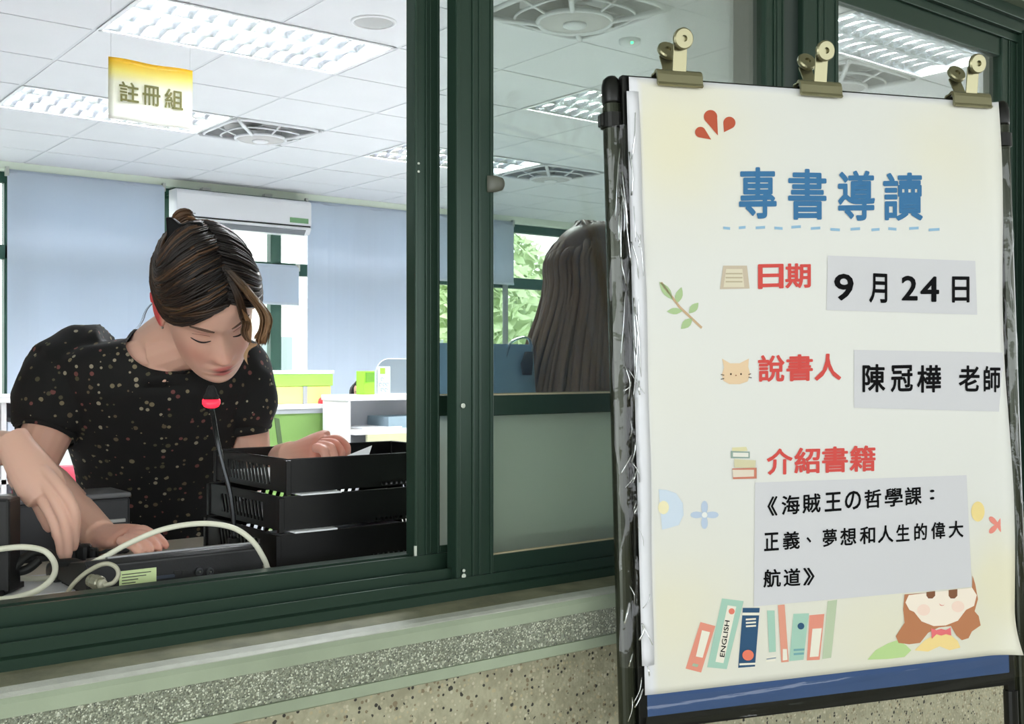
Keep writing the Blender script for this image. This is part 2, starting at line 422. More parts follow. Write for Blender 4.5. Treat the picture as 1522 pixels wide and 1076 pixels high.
# ------------------------------------------------------------------ room
CZ = HC + 1.5
YB = 8.57; GX0, GY0, T = -1.44, 1.37, .6
MB().box(-2.0, -1.85, 1.38, 8.8, 0, CZ + .2).build('wall_left', M_wall_in, kind='structure')
MB().box(11.05, 11.2, 1.38, 8.8, 0, CZ + .2).build('wall_right', M_wall_in, kind='structure')
# ceiling tiles in a grid, with the openings for lamps and fans
LAMPS = {'L1': (1.56, 4.37), 'L2': (1.56, 6.17), 'L3': (3.96, 6.17), 'L4': (3.96, 4.37), 'L5': (3.96, 2.57), 'L6': (6.36, 6.17), 'L7': (6.36, 4.37), 'L8': (1.56, 2.57)}
FANS = {'F1': (2.76, 6.17), 'F2': (5.16, 6.17), 'F3': (2.76, 3.17), 'F4': (4.56, 3.17)}
taken = set()
for (x, y) in LAMPS.values():
    for k in (0, 1): taken.add((round((x + k * T - GX0) / T), round((y - GY0) / T)))
for (x, y) in FANS.values(): taken.add((round((x - GX0) / T), round((y - GY0) / T)))
ceil = MB().box(-2.0, 11.2, 1.38, 8.8, CZ + .16, CZ + .25).build('ceiling', M_white, kind='structure')
# T-bar grid
mb = MB()
for i in range(0, 21):
    x = GX0 + i * T
    for j in range(0, 12):
        if not ((i, j) in taken and (i - 1, j) in taken): mb.box(x - .012, x + .012, GY0 + j * T, GY0 + (j + 1) * T, CZ - .001, CZ + .02)
for j in range(0, 13):
    y = GY0 + j * T
    mb.box(-1.9, 11.05, y - .012, y + .012, CZ - .0005, CZ + .02)
g = mb.build('ceiling_grid', M_grid, ceil)
tile = MB().box(-.2915, .2915, -.2915, .2915, 0, .014).v
tme = None
def ceil_tile(i, j):
    global tme
    x = GX0 + (i + .5) * T; y = GY0 + (j + .5) * T
    if tme is None:
        o = MB().box(x - .2905, x + .2905, y - .2905, y + .2905, CZ - .004, CZ + .012).build('ceiling_tile', M_ceil, ceil)
        cx = V((x, y, CZ)) - WM[ceil.name].translation
        for v_ in o.data.vertices: v_.co -= cx
        o.location = cx; tme = o.data
        b = o.modifiers.new('bevel', 'BEVEL'); b.width = .004; b.segments = 1
        return
    o = bpy.data.objects.new('ceiling_tile', tme); COL.objects.link(o); o.parent = ceil
    o.location = V((x, y, CZ + rnd.uniform(-.001, .001))) - WM[ceil.name].translation
for j in range(0, 12):
    for i in range(3, 20):
        if (i, j) not in taken and not (j < 2 and i < 3): ceil_tile(i, j)
MB().box(-1.9, -1.9 + 2.26, 1.38, YB, CZ - .003, CZ + .01).build('ceiling_tile', M_ceil, ceil)
MB().box(10.56, 11.05, 1.38, YB, CZ - .003, CZ + .01).build('ceiling_tile', M_ceil, ceil)

# ------------------------------------------------------------------ back wall with its window band
mb = MB(); mb.box(-2, 11.2, YB + .03, YB + .2, 0, .98)
mb.box(-2, 11.2, YB + .03, YB + .2, HC + 1.44, CZ + .2); mb.box(-2, 1.2, YB + .03, YB + .2, .98, CZ)
mb.box(8.6, 11.2, YB + .03, YB + .2, .98, CZ)
mb.build('wall_back', M_wall_in, kind='structure')
MB().box(-2, 11.2, YB - .06, YB + .03, HC + 1.435, CZ - .001).build('trim_6', M_cornice, kind='structure', bevel=.004)
bw = thing('window_2', None, None, (4.5, YB, .98), kind='structure')
mb = MB(); mb.box(1.2, 8.6, YB + .06, YB + .13, .98, 1.05); mb.box(1.2, 8.6, YB + .06, YB + .13, HC + 1.36, HC + 1.44); mb.build('outer_frame', M_frame_in, bw, bevel=.004)
MB().box(1.2, 8.6, YB + .05, YB + .13, HC + .80, HC + .905).build('transom', M_frame_in, bw, bevel=.006)
for x in (1.2, 2.06, 3.20, 4.17, 4.96, 5.72, 7.6, 8.54):
    MB().box(x, x + .10, YB + .05, YB + .13, 1.05, HC + 1.36).build('mullion', M_frame_in, bw, bevel=.006)
for x in (2.6, 3.72, 4.6, 5.3, 6.15, 7.2):
    MB().box(x, x + .05, YB + .06, YB + .12, 1.05, HC + .80).build('sash_stile', M_frame_in, bw, bevel=.004)
MB().box(1.2, 8.6, YB + .095, YB + .1, 1.05, HC + .80).build('glass_pane', M_clear, bw)
MB().box(1.2, 8.6, YB + .095, YB + .1, HC + .905, HC + 1.36).build('glass_pane', M_clear, bw)
MB().tube([(6.64, YB - .01, .9), (6.64, YB - .01, HC + 1.44)], .028, 12).build('trim_7', mat('grey_pipe', C(150, 158, 156), .5), smooth=True, kind='structure')
# outdoors beyond the far window
bd = thing('building', 'pale distant building with rows of small windows beyond the far office windows', 'building', (11, 30, 0))
mb = MB(); mb.box(8, 36, 34, 42, 0, 3.4); mb.build('wall', mat('far_wall', C(236, 236, 226), .8), bd)
MB().box(7.6, 36.4, 33.6, 42.4, 3.4, 3.7).build('roof', mat('far_roof', C(190, 200, 190), .8), bd)
for i in range(12):
    MB().box(9.5 + i * 2.2, 10.6 + i * 2.2, 33.93, 34.02, 1.2, 2.4).build('window', mat('far_window', C(130, 146, 148), .2), bd)
MB().box(-30, 60, 9.0, 60, -.3, -.05).build('ground_outside', mat('courtyard_paving', C(196, 200, 186), .8, var=(.5, .08)), kind='structure')
def tree(x, y, h, lab, seed):
    r_ = random.Random(seed); t = thing('tree', lab, 'tree', (x, y, -.05))
    MB().tube([(x, y, -.05), (x + .1, y, h * .3), (x - .1, y + .1, h * .7)], [.16, .13, .07], 10).build('trunk', mat('bark', C(110, 96, 78), .9), t, smooth=True)
    mb = MB()
    for k in range(1500):
        a = r_.uniform(0, 6.283); u = r_.uniform(-1, 1); rr = r_.uniform(.55, 1) ** .5
        s_ = math.sqrt(1 - u * u); c = V((x + rr * s_ * math.cos(a) * h * .34, y + rr * s_ * math.sin(a) * h * .34, h * .66 + rr * u * h * .34))
        ax = V((r_.uniform(-1, 1), r_.uniform(-1, 1), r_.uniform(-1, 1))).normalized(); b = ax.orthogonal().normalized(); l = h * .045
        mb.add([c - ax * l, c + b * l * .5, c + ax * l, c - b * l * .5], [(0, 1, 2, 3)])
    mb.build('foliage', mat('bleached_leaves', C(206, 224, 180), .6), t, kind='stuff')  # leaf green paled, outdoor overexposure put into the colour
tree(9.9, 13.6, 3.2, 'leafy green tree outside, seen past the long-haired person', 3)
tree(13.6, 18, 4.2, 'larger green tree further off outside the far windows', 4)
# ================================================================== ceiling lamps
M_tube = mat('lamp_tube', (1, 1, 1, 1), .4, emit=(.96, .985, 1.0, 1), es=TUBE_STRENGTH)
M_louver = mat('bright_aluminium_louver', C(232, 236, 242), .24, 1.0)
M_house = mat('lamp_housing_white', C(240, 242, 244), .4)
def lamp_master(x, y, label):
    t = thing('ceiling_lamp', label, 'ceiling light', (x + T, y + T / 2, CZ), 'louvred ceiling lamps')
    x0, x1, y0, y1 = x + .012, x + 2 * T - .012, y + .012, y + T - .012
    mb = MB()
    mb.box(x0, x1, y0, y1, CZ + .09, CZ + .1)
    for a in ((x0, x0 + .008, y0, y1), (x1 - .008, x1, y0, y1), (x0, x1, y0, y0 + .008), (x0, x1, y1 - .008, y1)): mb.box(*a, CZ - .004, CZ + .09)
    mb.build('housing', M_house, t)
    mb = MB()
    for a in ((x0 - .008, x0 + .014, y0 - .008, y1 + .008), (x1 - .014, x1 + .008, y0 - .008, y1 + .008), (x0, x1, y0 - .008, y0 + .014), (x0, x1, y1 - .014, y1 + .008)): mb.box(*a, CZ - .008, CZ - .003)
    mb.build('trim_frame', M_house, t, bevel=.002)
    for k in range(3):
        yy = y0 + (y1 - y0) * (k + .5) / 3
        MB().tube([(x0 + .03, yy, CZ + .062), (x1 - .03, yy, CZ + .062)], .014, 10).build('lamp_tube', M_tube, t, smooth=True)
    for k in (0, 1, 2, 3):
        yy = y0 + (y1 - y0) * k / 3 + (.014 if k == 0 else -.014 if k == 3 else 0)
        MB().prism([(-.010, .035), (.010, .035), (.0025, -.001), (-.0025, -.001)], (x0 + .01, yy, CZ), V((0, 1, 0)), UP, V((1, 0, 0)), x1 - x0 - .02).build('long_louver', M_louver, t)
    N = 13; first = None
    for k in range(1, N):
        xx = x0 + (x1 - x0) * k / N
        if first is None:
            mb = MB()
            # a curved wedge blade that sags between the long louvers
            for s_ in range(3):
                ya = y0 + .010 + (y1 - y0 - .02) * s_ / 3; yb = y0 + .010 + (y1 - y0 - .02) * (s_ + 1) / 3
                M_ = 6; vs = []
                for q in range(M_ + 1):
                    yy = ya + (yb - ya) * q / M_; dz = .016 * math.sin(math.pi * q / M_)
                    vs += [(xx - .010, yy, CZ + .034), (xx + .010, yy, CZ + .034), (xx + .0025, yy, CZ - .001 + dz), (xx - .0025, yy, CZ - .001 + dz)]
                mb.add(vs, [(q * 4 + a, q * 4 + (a + 1) % 4, q * 4 + 4 + (a + 1) % 4, q * 4 + 4 + a) for q in range(M_) for a in range(4)])
            first = mb.build('cross_louver', M_louver, t)
        else:
            o = first.copy(); COL.objects.link(o); o.location.x += (x1 - x0) * (k - 1) / N
    return t
def copy_tree(o, parent=None):
    c = o.copy(); COL.objects.link(c); c.parent = parent
    for ch in list(o.children):
        copy_tree(ch, c)
    return c
lm = lamp_master(*LAMPS['L1'], 'large louvred ceiling lamp above the yellow-topped hanging sign, nearest of the left pair')
for k, lab in (('L2', 'louvred ceiling lamp partly hidden behind the hanging paper sign'),
               ('L3', 'distant louvred ceiling lamp seen on both sides of the dark green window stiles'),
               ('L4', 'louvred ceiling lamp seen through the tinted glass beside the left easel post'),
               ('L5', 'glaring louvred ceiling lamp above the poster, at the top right of the photo')):
    c = copy_tree(lm); x, y = LAMPS[k]; c.location = (x + T, y + T / 2, CZ); c['label'] = lab
for k, lab in (('L6', 'louvred ceiling lamp hidden behind the poster, far row'), ('L7', 'louvred ceiling lamp hidden behind the poster, middle row'), ('L8', 'louvred ceiling lamp above the top edge of the photo')):
    c = copy_tree(lm); x, y = LAMPS[k]; c.location = (x + T, y + T / 2, CZ); c['label'] = lab

# ceiling fans (square grilles)
M_fan = mat('fan_white', C(232, 234, 238), .45); M_fan_in = mat('fan_recess', C(186, 188, 190), .6); M_disc = mat('fan_blade_grey', C(192, 190, 190), .5)
def fan_master(x, y, label):
    cx, cy = x + T / 2, y + T / 2; t = thing('ceiling_fan', label, 'ceiling fan', (cx, cy, CZ), 'square ceiling fans')
    h = .288; ux, uy = V((1, 0, 0)), V((0, 1, 0)); c = V((cx, cy, CZ))
    mb = MB()
    mb.box(cx - h, cx + h, cy - h, cy + h, CZ + .09, CZ + .1)
    for s_ in (-1, 1):
        mb.box(cx + s_ * h - .006, cx + s_ * h + .006, cy - h, cy + h, CZ - .006, CZ + .09); mb.box(cx - h, cx + h, cy + s_ * h - .006, cy + s_ * h + .006, CZ - .006, CZ + .09)
    mb.build('recess_box', M_fan_in, t)
    def sq(r, z, n=40, p=4.0):
        out = []
        for i in range(n):
            a = 2 * math.pi * i / n; co, si = math.cos(a), math.sin(a)
            k = (abs(co) ** p + abs(si) ** p) ** (-1 / p); out.append(c + ux * co * k * r + uy * si * k * r + UP * z)
        return out + [out[0]]
    MB().tube(sq(h, -.006, 48, 8), .012, 6, cap=False).build('outer_rim', M_fan, t, smooth=True)
    MB().tube(sq(.225, -.028, 48, 3), .006, 6, cap=False).build('grille_ring', M_fan, t, smooth=True)
    MB().tube(sq(.155, -.048, 40, 2), .010, 6, cap=False).build('grille_ring', M_fan, t, smooth=True)
    for k in range(4):
        a = math.pi / 4 + k * math.pi / 2; d = V((math.cos(a), math.sin(a), 0))
        MB().tube([c + d * .40 + UP * -.008, c + d * .30 + UP * -.028, c + d * .15 + UP * -.052], [.011, .013, .011], 6).build('grille_rib', M_fan, t, smooth=True)
        a += math.pi / 4; d = V((math.cos(a), math.sin(a), 0))
        MB().tube([c + d * .285 + UP * -.010, c + d * .22 + UP * -.028, c + d * .15 + UP * -.048], .006, 6).build('grille_rib', M_fan, t, smooth=True)
    MB().lathe(c, [(.15, -.040), (.148, -.052), (.10, -.058), (.03, -.060)], 28).build('fan_guard', M_disc, t, smooth=True)
    MB().lathe(c, [(.05, -.058), (.05, -.068), (.03, -.074), (.001, -.075)], 20).build('hub', M_fan, t, smooth=True)
    for k in range(5):
        a = k * 2 * math.pi / 5; d = V((math.cos(a), math.sin(a), 0)); e = UP.cross(d)
        MB().obox(c + d * .13 + UP * .03, d * .1, (e * .04 + UP * .012), UP * .0015).build('blade', M_disc, t)
    return t
fm = fan_master(*FANS['F1'], 'square white ceiling fan touching the lamp behind the hanging sign')
for k, lab in (('F2', 'far square ceiling fan seen through glass above the long-haired person'), ('F3', 'nearest square ceiling fan at the top edge, seen through tinted glass'), ('F4', 'square ceiling fan just below the glaring lamp at the top right')):
    c = copy_tree(fm); x, y = FANS[k]; c.location = (x + T / 2, y + T / 2, CZ); c['label'] = lab
# ceiling speaker and a disc made up for a green reflection
t = thing('ceiling_speaker', 'small round grey speaker grille flush in the white ceiling', 'speaker', (2.47, 4.11, CZ))
MB().lathe((2.47, 4.11, CZ), [(.098, 0), (.098, -.008), (.086, -.012), (.086, -.006)], 32).build('rim', M_white, t, smooth=True)
MB().lathe((2.47, 4.11, CZ), [(.086, -.004), (.08, -.009), (.001, -.011)], 32).build('grille', mat('speaker_grille', C(190, 192, 192), .7, bump=(900, .6)), t, smooth=True)
p = QY(936, 7, 3.62); p.z = CZ
t = thing('reflection_disc', 'ceiling sensor with a tiny glowing green indicator near the top edge', 'sensor', p)
MB().lathe(p, [(.05, -.003), (.048, -.02), (.035, -.032), (.001, -.034)], 24).build('body', M_fan, t, smooth=True)
q_ = p + V((-.02, -.035, -.026)); MB().ball(q_, .007, 10, 6).build('glint', mat('green_reflection', (0, 1, .3, 1), emit=(.05, 1, .3, 1), es=6), t)  # glowing dot stands in for a reflected green light

# hanging paper sign
YS = 3.70
a0 = QY(161, 84, YS); a1 = QY(286, 106, YS)
sg = thing('hanging_sign', 'white paper sign with a yellow top band hanging from the ceiling', 'sign', (a0 + a1) / 2)
w = a1.x - a0.x; zt = a0.z; h = .205
def sign_mat():
    m = mat('sign_paper', (1, 1, 1, 1), .35); nt = m.node_tree; L = nt.links.new
    tc = nt.nodes.new('ShaderNodeTexCoord'); sp = nt.nodes.new('ShaderNodeSeparateXYZ'); L(tc.outputs['Generated'], sp.inputs[0])
    cr = nt.nodes.new('ShaderNodeValToRGB'); e = cr.color_ramp.elements; e[0].position = .0; e[0].color = C(255, 255, 250); e[1].position = 1.0; e[1].color = C(255, 204, 40)
    for ps, c in ((.62, C(255, 254, 238)), (.80, C(255, 244, 150)), (.93, C(255, 222, 70))): k = e.new(ps); k.color = c
    L(sp.outputs['Z'], cr.inputs[0]); p = nt.nodes['Principled BSDF']; L(cr.outputs[0], p.inputs['Base Color'])
    o = nt.nodes['Material Output']; tl = nt.nodes.new('ShaderNodeBsdfTranslucent'); L(cr.outputs[0], tl.inputs[0])
    mx = nt.nodes.new('ShaderNodeMixShader'); mx.inputs[0].default_value = .45; L(p.outputs[0], mx.inputs[1]); L(tl.outputs[0], mx.inputs[2]); L(mx.outputs[0], o.inputs['Surface'])
    return m
mb = MB(); N = 14
vs = []
for j in range(N + 1):
    for i in range(N + 1):
        u, v_ = i / N, j / N
        vs.append(V((a0.x + w * u, YS + .004 * math.sin(u * 5 + v_ * 3) * v_, zt - h * v_ + .002 * math.sin(u * 9))))
mb.add(vs, [(j * (N + 1) + i, j * (N + 1) + i + 1, (j + 1) * (N + 1) + i + 1, (j + 1) * (N + 1) + i) for j in range(N) for i in range(N)])
o = mb.build('paper', sign_mat(), sg, smooth=True); md = o.modifiers.new('s', 'SOLIDIFY'); md.thickness = .0012
mb = MB()
for ch, u0, u1 in (('註', .115, .345), ('冊', .385, .60), ('組', .65, .875)):
    put_text(mb, ch, V((a0.x + w * u0, YS - .006, zt - h * (.70 if ch != '組' else .70))), V((w * (u1 - u0), 0, 0)), V((0, 0, h * .33)), V((0, -1, 0)), .018, .001)
mb.build('lettering', mat('olive_ink', C(96, 92, 14), .5), sg, label='olive green lettering')
for u in (.03, .97):
    MB().tube([(a0.x + w * u, YS, zt - .005), (a0.x + w * u, YS, CZ - .004)], .0006, 5).build('hanging_thread', mat('nylon_thread', C(220, 222, 225), .3), sg)

# ================================================================== blinds and air conditioner
def blind_mat():
    m = mat('blue_blind_fabric', C(214, 223, 234), .8, bump=(700, .15)); nt = m.node_tree; L = nt.links.new
    p = nt.nodes['Principled BSDF']; o = nt.nodes['Material Output']; tl = nt.nodes.new('ShaderNodeBsdfTranslucent'); tl.inputs[0].default_value = C(196, 210, 228)
    mx = nt.nodes.new('ShaderNodeMixShader'); mx.inputs[0].default_value = .35; L(p.outputs[0], mx.inputs[1]); L(tl.outputs[0], mx.inputs[2]); L(mx.outputs[0], o.inputs['Surface'])
    return m
M_blind = blind_mat()
def blind(x0, x1, z0, z1, label, Y=YB - .07):
    t = thing('roller_blind', label, 'blind', ((x0 + x1) / 2, Y, z0), 'blue roller blinds on the far windows')
    MB().tube([(x0, Y, z1), (x1, Y, z1)], .02, 14).build('roller', M_blind, t, smooth=True)
    mb = MB(); N = 16; vs = []
    for i in range(N + 1):
        x = x0 + (x1 - x0) * i / N; dy = .004 * math.sin(i * .9 + x)
        vs += [V((x, Y - .02 + dy, z1)), V((x, Y - .019 + dy, z0)), V((x, Y - .0175 + dy, z0)), V((x, Y - .0185 + dy, z1))]
    mb.add(vs, [(i * 4 + a, i * 4 + (a + 1) % 4, i * 4 + 4 + (a + 1) % 4, i * 4 + 4 + a) for i in range(N) for a in range(4)] + [(0, 1, 2, 3), (N * 4 + 3, N * 4 + 2, N * 4 + 1, N * 4)])
    mb.build('fabric', M_blind, t)
    MB().box(x0, x1, Y - .026, Y - .012, z0 - .022, z0).build('bottom_bar', mat('blind_bar', C(206, 216, 226), .4), t, bevel=.003)
    for x in (x0 + .0, x1 - .0): MB().box(x - .012, x + .012, Y - .02, Y + .02, z1 - .03, z1 + .035).build('bracket', mat('blind_bracket', C(190, 194, 188), .4, .3), t, bevel=.002)
    return t
YBL = YB - .07
blind(XY(10, YBL), XY(243, YBL), HC - .22, HC + 1.42, 'wide pale blue roller blind at the left edge of the photo')
blind(XY(455, YBL), XY(611, YBL), HC - .30, HC + 1.42, 'wide pale blue roller blind right of the air conditioner')
blind(XY(650, YBL), XY(762, YBL), HC + .84, HC + 1.42, 'short pale blue roller blind beside the grey pipe, seen behind glass')
blind(3.30, XY(446, YBL), HC + .56, HC + .86, 'short blue roller blind under the air conditioner, behind the woman’s head', YBL + .04)
for x in (3.32, XY(446, YBL) - .02): MB().box(x - .012, x + .012, YBL + .03, YB + .055, HC + .84, HC + .88).build('wall_bracket', MATS['blind_bracket'], bpy.data.objects['roller_blind.003'])
for px in (305, 397):
    x = XY(px, YB - .09); MB().box(x - .035, x + .035, YB - .12, YB - .06, HC + 1.40, HC + 1.45).build('rail_clip', MATS['blind_bracket'], kind=None, label='small grey bracket on the cornice above the air conditioner, %s one' % ('left' if px == 305 else 'right'), cat='bracket', bevel=.004)

YA = 8.36
x0, x1 = XY(263, YA), XY(463, YA)
ac = thing('air_conditioner', 'long white wall air conditioner mounted high between two blue blinds', 'air conditioner', ((x0 + x1) / 2, YA + .1, HC + 1.13))
M_ac = mat('ac_white', C(242, 243, 247), .35)
za, zb_ = HC + 1.125, HC + 1.41
sec = [(.0, zb_), (-.0, zb_)]
def extr(mb, sec, x0, x1):
    n = len(sec); vs = [V((x, y, z)) for x in (x0, x1) for (y, z) in sec]
    mb.add(vs, [(i, (i + 1) % n, n + (i + 1) % n, n + i) for i in range(n)] + [tuple(range(n)), tuple(range(2 * n - 1, n - 1, -1))])
    return mb
o = extr(MB(), [(YA + .17, zb_), (YA + .03, zb_), (YA + .008, zb_ - .012), (YA, zb_ - .035), (YA, za + .075), (YA + .01, za + .07), (YA + .17, za + .07)], x0, x1).build('body', M_ac, ac, bevel=.004); fix_normals(o.data)
o = extr(MB(), [(YA + .17, za + .066), (YA + .012, za + .066), (YA + .004, za + .062), (YA + .006, za + .045), (YA + .03, za + .01), (YA + .06, za), (YA + .17, za)], x0, x1).build('lower_body', M_ac, ac, bevel=.003); fix_normals(o.data)
MB().box(x0 + .01, x1 - .01, YA - .001, YA + .02, za + .064, za + .074).build('air_slot', M_black, ac, label='thin black air slot')
o = extr(MB(), [(YA + .004, za + .036), (YA + .036, za - .002), (YA + .040, za + .002), (YA + .008, za + .040)], x0 + .03, x1 - .05).build('air_flap', mat('ac_flap_grey', C(120, 124, 130), .4), ac); fix_normals(o.data)
MB().box(x1 - .20, x1 - .03, YA - .003, YA, za + .093, za + .135).build('energy_label', mat('ac_sticker', C(120, 164, 118), .5), ac, label='small green rating sticker')
MB().box(x0 + .05, x0 + .15, YA - .002, YA, za + .092, za + .099).build('name_badge', mat('grey_badge', C(150, 152, 158), .4), ac)
MB().box(x0 + .01, x1 - .01, YA + .06, YB + .05, zb_ - .03, zb_ + .01).build('mounting_plate', M_frame_in, ac)

# ================================================================== furniture at the back of the room
M_lam = mat('white_laminate', C(238, 238, 240), .45); M_green = mat('green_door', C(116, 152, 80), .5); M_grey = mat('grey_trim', C(168, 172, 178), .5)
Yc = 6.5
xa, xb = XY(330, Yc), XY(516, Yc)
zt = HC - .232
cb = thing('cabinet', 'low white cabinet with a green sliding door behind the woman', 'cabinet', ((xa + xb) / 2, Yc + .25, 0))
MB().box(xa, xb, Yc + .48, Yc + .5, 0, zt - .03).build('back_panel', M_lam, cb)
MB().box(xa, xa + .02, Yc, Yc + .48, 0, zt - .03).build('side_panel', M_lam, cb); MB().box(xb - .02, xb, Yc, Yc + .48, 0, zt - .03).build('side_panel', M_lam, cb)
MB().box(xa - .01, xb + .0, Yc - .01, Yc + .5, zt - .03, zt).build('top', M_lam, cb, bevel=.003)
MB().box(xa + .02, xb - .02, Yc + .01, Yc + .48, 0, .06).build('plinth', M_grey, cb)
MB().box(xa + .02, xb - .02, Yc + .002, Yc + .012, zt - .06, zt - .03).build('upper_track', M_grey, cb)
xm = XY(397, Yc)
dd = MB().box(xm, xb - .025, Yc + .014, Yc + .03, .06, zt - .055).build('door', M_green, cb, bevel=.002)
p = V((xm + .085, Yc + .012, zt - .17)); MB().obox(p, V((.018, 0, -.004)), V((0, .003, 0)), V((-.012, 0, .085))).build('handle', mat('dark_recess', C(70, 92, 56), .5), dd, bevel=.012)
dd = MB().box(xa + .025, xm - .01, Yc + .034, Yc + .05, .06, zt - .055).build('door', M_grey, cb, bevel=.002, label='grey sliding door')
# storage box on the cabinet
xs0, xs1 = XY(398, Yc + .1), XY(494, Yc + .1)
bx = thing('storage_box', 'green and yellow storage box with a white lid on the green-doored cabinet', 'box', ((xs0 + xs1) / 2, Yc + .25, zt))
mb = MB(); mb.box(xs0 + .01, xs1 - .01, Yc + .1, Yc + .4, zt + .0, zt + .118); mb.build('lower_box', mat('pale_yellow_plastic', C(248, 238, 150), .5), bx, bevel=.006, label='pale yellow lower half')
MB().box(xs0, xs1, Yc + .09, Yc + .41, zt + .118, zt + .196).build('upper_box', mat('lime_plastic', C(166, 238, 96), .5), bx, bevel=.004, label='lime green upper half')
MB().box(xs0 - .02, xs1 + .005, Yc + .08, Yc + .42, zt + .196, zt + .222).build('lid', M_lam, bx, bevel=.005)
xg = XY(453, Yc + .1); MB().box(xg - .015, xg + .015, Yc + .092, Yc + .1, zt, zt + .115).build('clasp', M_grey, bx)
p = V((XY(481, Yc + .05), Yc + .04, zt)); MB().lathe(p, [(.042, 0), (.042, .012), (.036, .032), (.02, .045), (.001, .05)], 20).build('tape_dispenser', mat('red_plastic', C(226, 52, 62), .35), smooth=True, label='small red dome-shaped desk object in front of the storage box', cat='desk object')
p = V((XY(508, Yc + .2), Yc + .25, zt)); MB().box(p.x - .06, p.x + .02, p.y - .03, p.y + .05, zt, zt + .045).build('desk_organizer', mat('organizer_grey', C(128, 132, 136), .5), bevel=.004, label='small grey desk organizer right of the storage box', cat='organizer')
# white shelf unit to the right
Yd = 6.15; xa, xb = XY(517, Yd), 4.75; zt2 = HC - .17
sh = thing('shelf_unit', 'white open shelf unit right of the green-doored cabinet', 'shelf', ((xa + xb) / 2, Yd + .25, 0))
MB().box(xa - .01, xb + .01, Yd - .01, Yd + .335, zt2 - .035, zt2).build('top', M_lam, sh, bevel=.004)
for x in (xa, xb - .02): MB().box(x, x + .02, Yd, Yd + .33, 0, zt2 - .035).build('side_panel', M_lam, sh)
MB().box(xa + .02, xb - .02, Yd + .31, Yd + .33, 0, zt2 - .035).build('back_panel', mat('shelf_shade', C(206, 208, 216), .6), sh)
for z in (zt2 - .22, .62, .3): MB().box(xa + .02, xb - .02, Yd - .06 if z > .8 else Yd, Yd + .31, z - .03, z).build('shelf', M_lam, sh, bevel=.003)
xq = XY(547, Yd - .01); MB().box(xq, xb - .03, Yd + .0, Yd + .02, .62, zt2 - .252).build('cream_panel', mat('cream_paper', C(240, 240, 200), .6), sh, label='cream coloured front panel')
for k, (pa, pb, zz, hh, col) in enumerate(((575, 640, zt2 - .22, .075, C(150, 172, 184)), (533, 592, zt2 - .22, .012, C(244, 246, 248)))):
    x0, x1 = XY(pa, Yd + .05), XY(pb, Yd + .05)
    MB().box(x0, x1, Yd + .03 - .03 * k, Yd + .3, zz, zz + hh).build('tray' if k == 0 else 'paper_sheets', mat('shelf_item%d' % k, col, .5), bevel=.003,
        label='grey-blue file tray on the white shelf unit' if k == 0 else 'thin stack of white papers on the white shelf unit', cat='tray' if k == 0 else 'papers')
x0 = XY(541, Yd + .1); x1 = XY(557, Yd + .1)
gb = thing('leaflet_holder', 'bright green leaflet holder on the white shelf unit beside the clear screen', 'holder', ((x0 + x1) / 2, Yd + .12, zt2))
MB().box(x0, x1, Yd + .1, Yd + .2, zt2, zt2 + .155).build('box', mat('lime_card', C(148, 226, 62), .5), gb, bevel=.003)
MB().box(x0 + .012, x1 - .006, Yd + .095, Yd + .1, zt2 + .085, zt2 + .145).build('picture', mat('dark_lime', C(104, 160, 52), .5), gb, label='darker green picture')
mb = MB(); poly = []
x0, x1 = XY(559, Yd + .2), XY(640, Yd + .2)
W_ = x1 - x0; Hh = .235
pts = [(0, 0), (W_, 0)] + [(W_ - .06 + .06 * math.cos(a), Hh - .06 + .06 * math.sin(a)) for a in [math.pi / 2 * i / 6 for i in range(7)]] + [(.10 - .10 * math.sin(a), Hh - .10 + .10 * math.cos(a)) for a in [math.pi / 2 * i / 8 for i in range(9)]]
sc_ = thing('clear_screen', 'clear rounded acrylic screen standing on the white shelf unit', 'screen', (x0 + W_ / 2, Yd + .2, zt2))
MB().prism(pts, (x0, Yd + .2, zt2 + .002), V((1, 0, 0)), UP, V((0, 1, 0)), .004).build('panel', clear_mat('milky_acrylic', (.84, .87, .88, 1), .14, .15), sc_)
MB().tube([V((x0 + a, Yd + .202, zt2 + .002 + b)) for a, b in pts[1:]] + [V((x0, Yd + .202, zt2))], .003, 6).build('edge', mat('acrylic_edge', C(240, 244, 246), .3), sc_)
MB().box(x0 + .012, x0 + .11, Yd + .1985, Yd + .1995, zt2 + .006, zt2 + .185).build('notice', mat('notice_sheet', C(232, 240, 240), .5), sc_)
for (cx_, cz_, r_) in ((.05, .155, .018),): MB().box(x0 + cx_ - .02, x0 + cx_ + .02, Yd + .1975, Yd + .1985, zt2 + cz_ - .02, zt2 + cz_ + .02).build('printed_picture', mat('lime_card', C(150, 220, 80), .5), sc_)
for k, (cx_, cz_) in enumerate(((.045, .10), (.03, .065), (.06, .065), (.085, .065), (.045, .03), (.075, .028))):
    c_ = V((x0 + cx_, Yd + .1975, zt2 + cz_)); MB().tube([c_ + V((.010 * math.cos(a), 0, .010 * math.sin(a))) for a in [i * .7 for i in range(8)]], .0018, 5).build('printed_ring', mat('blue_print', C(96, 130, 160), .5), sc_)
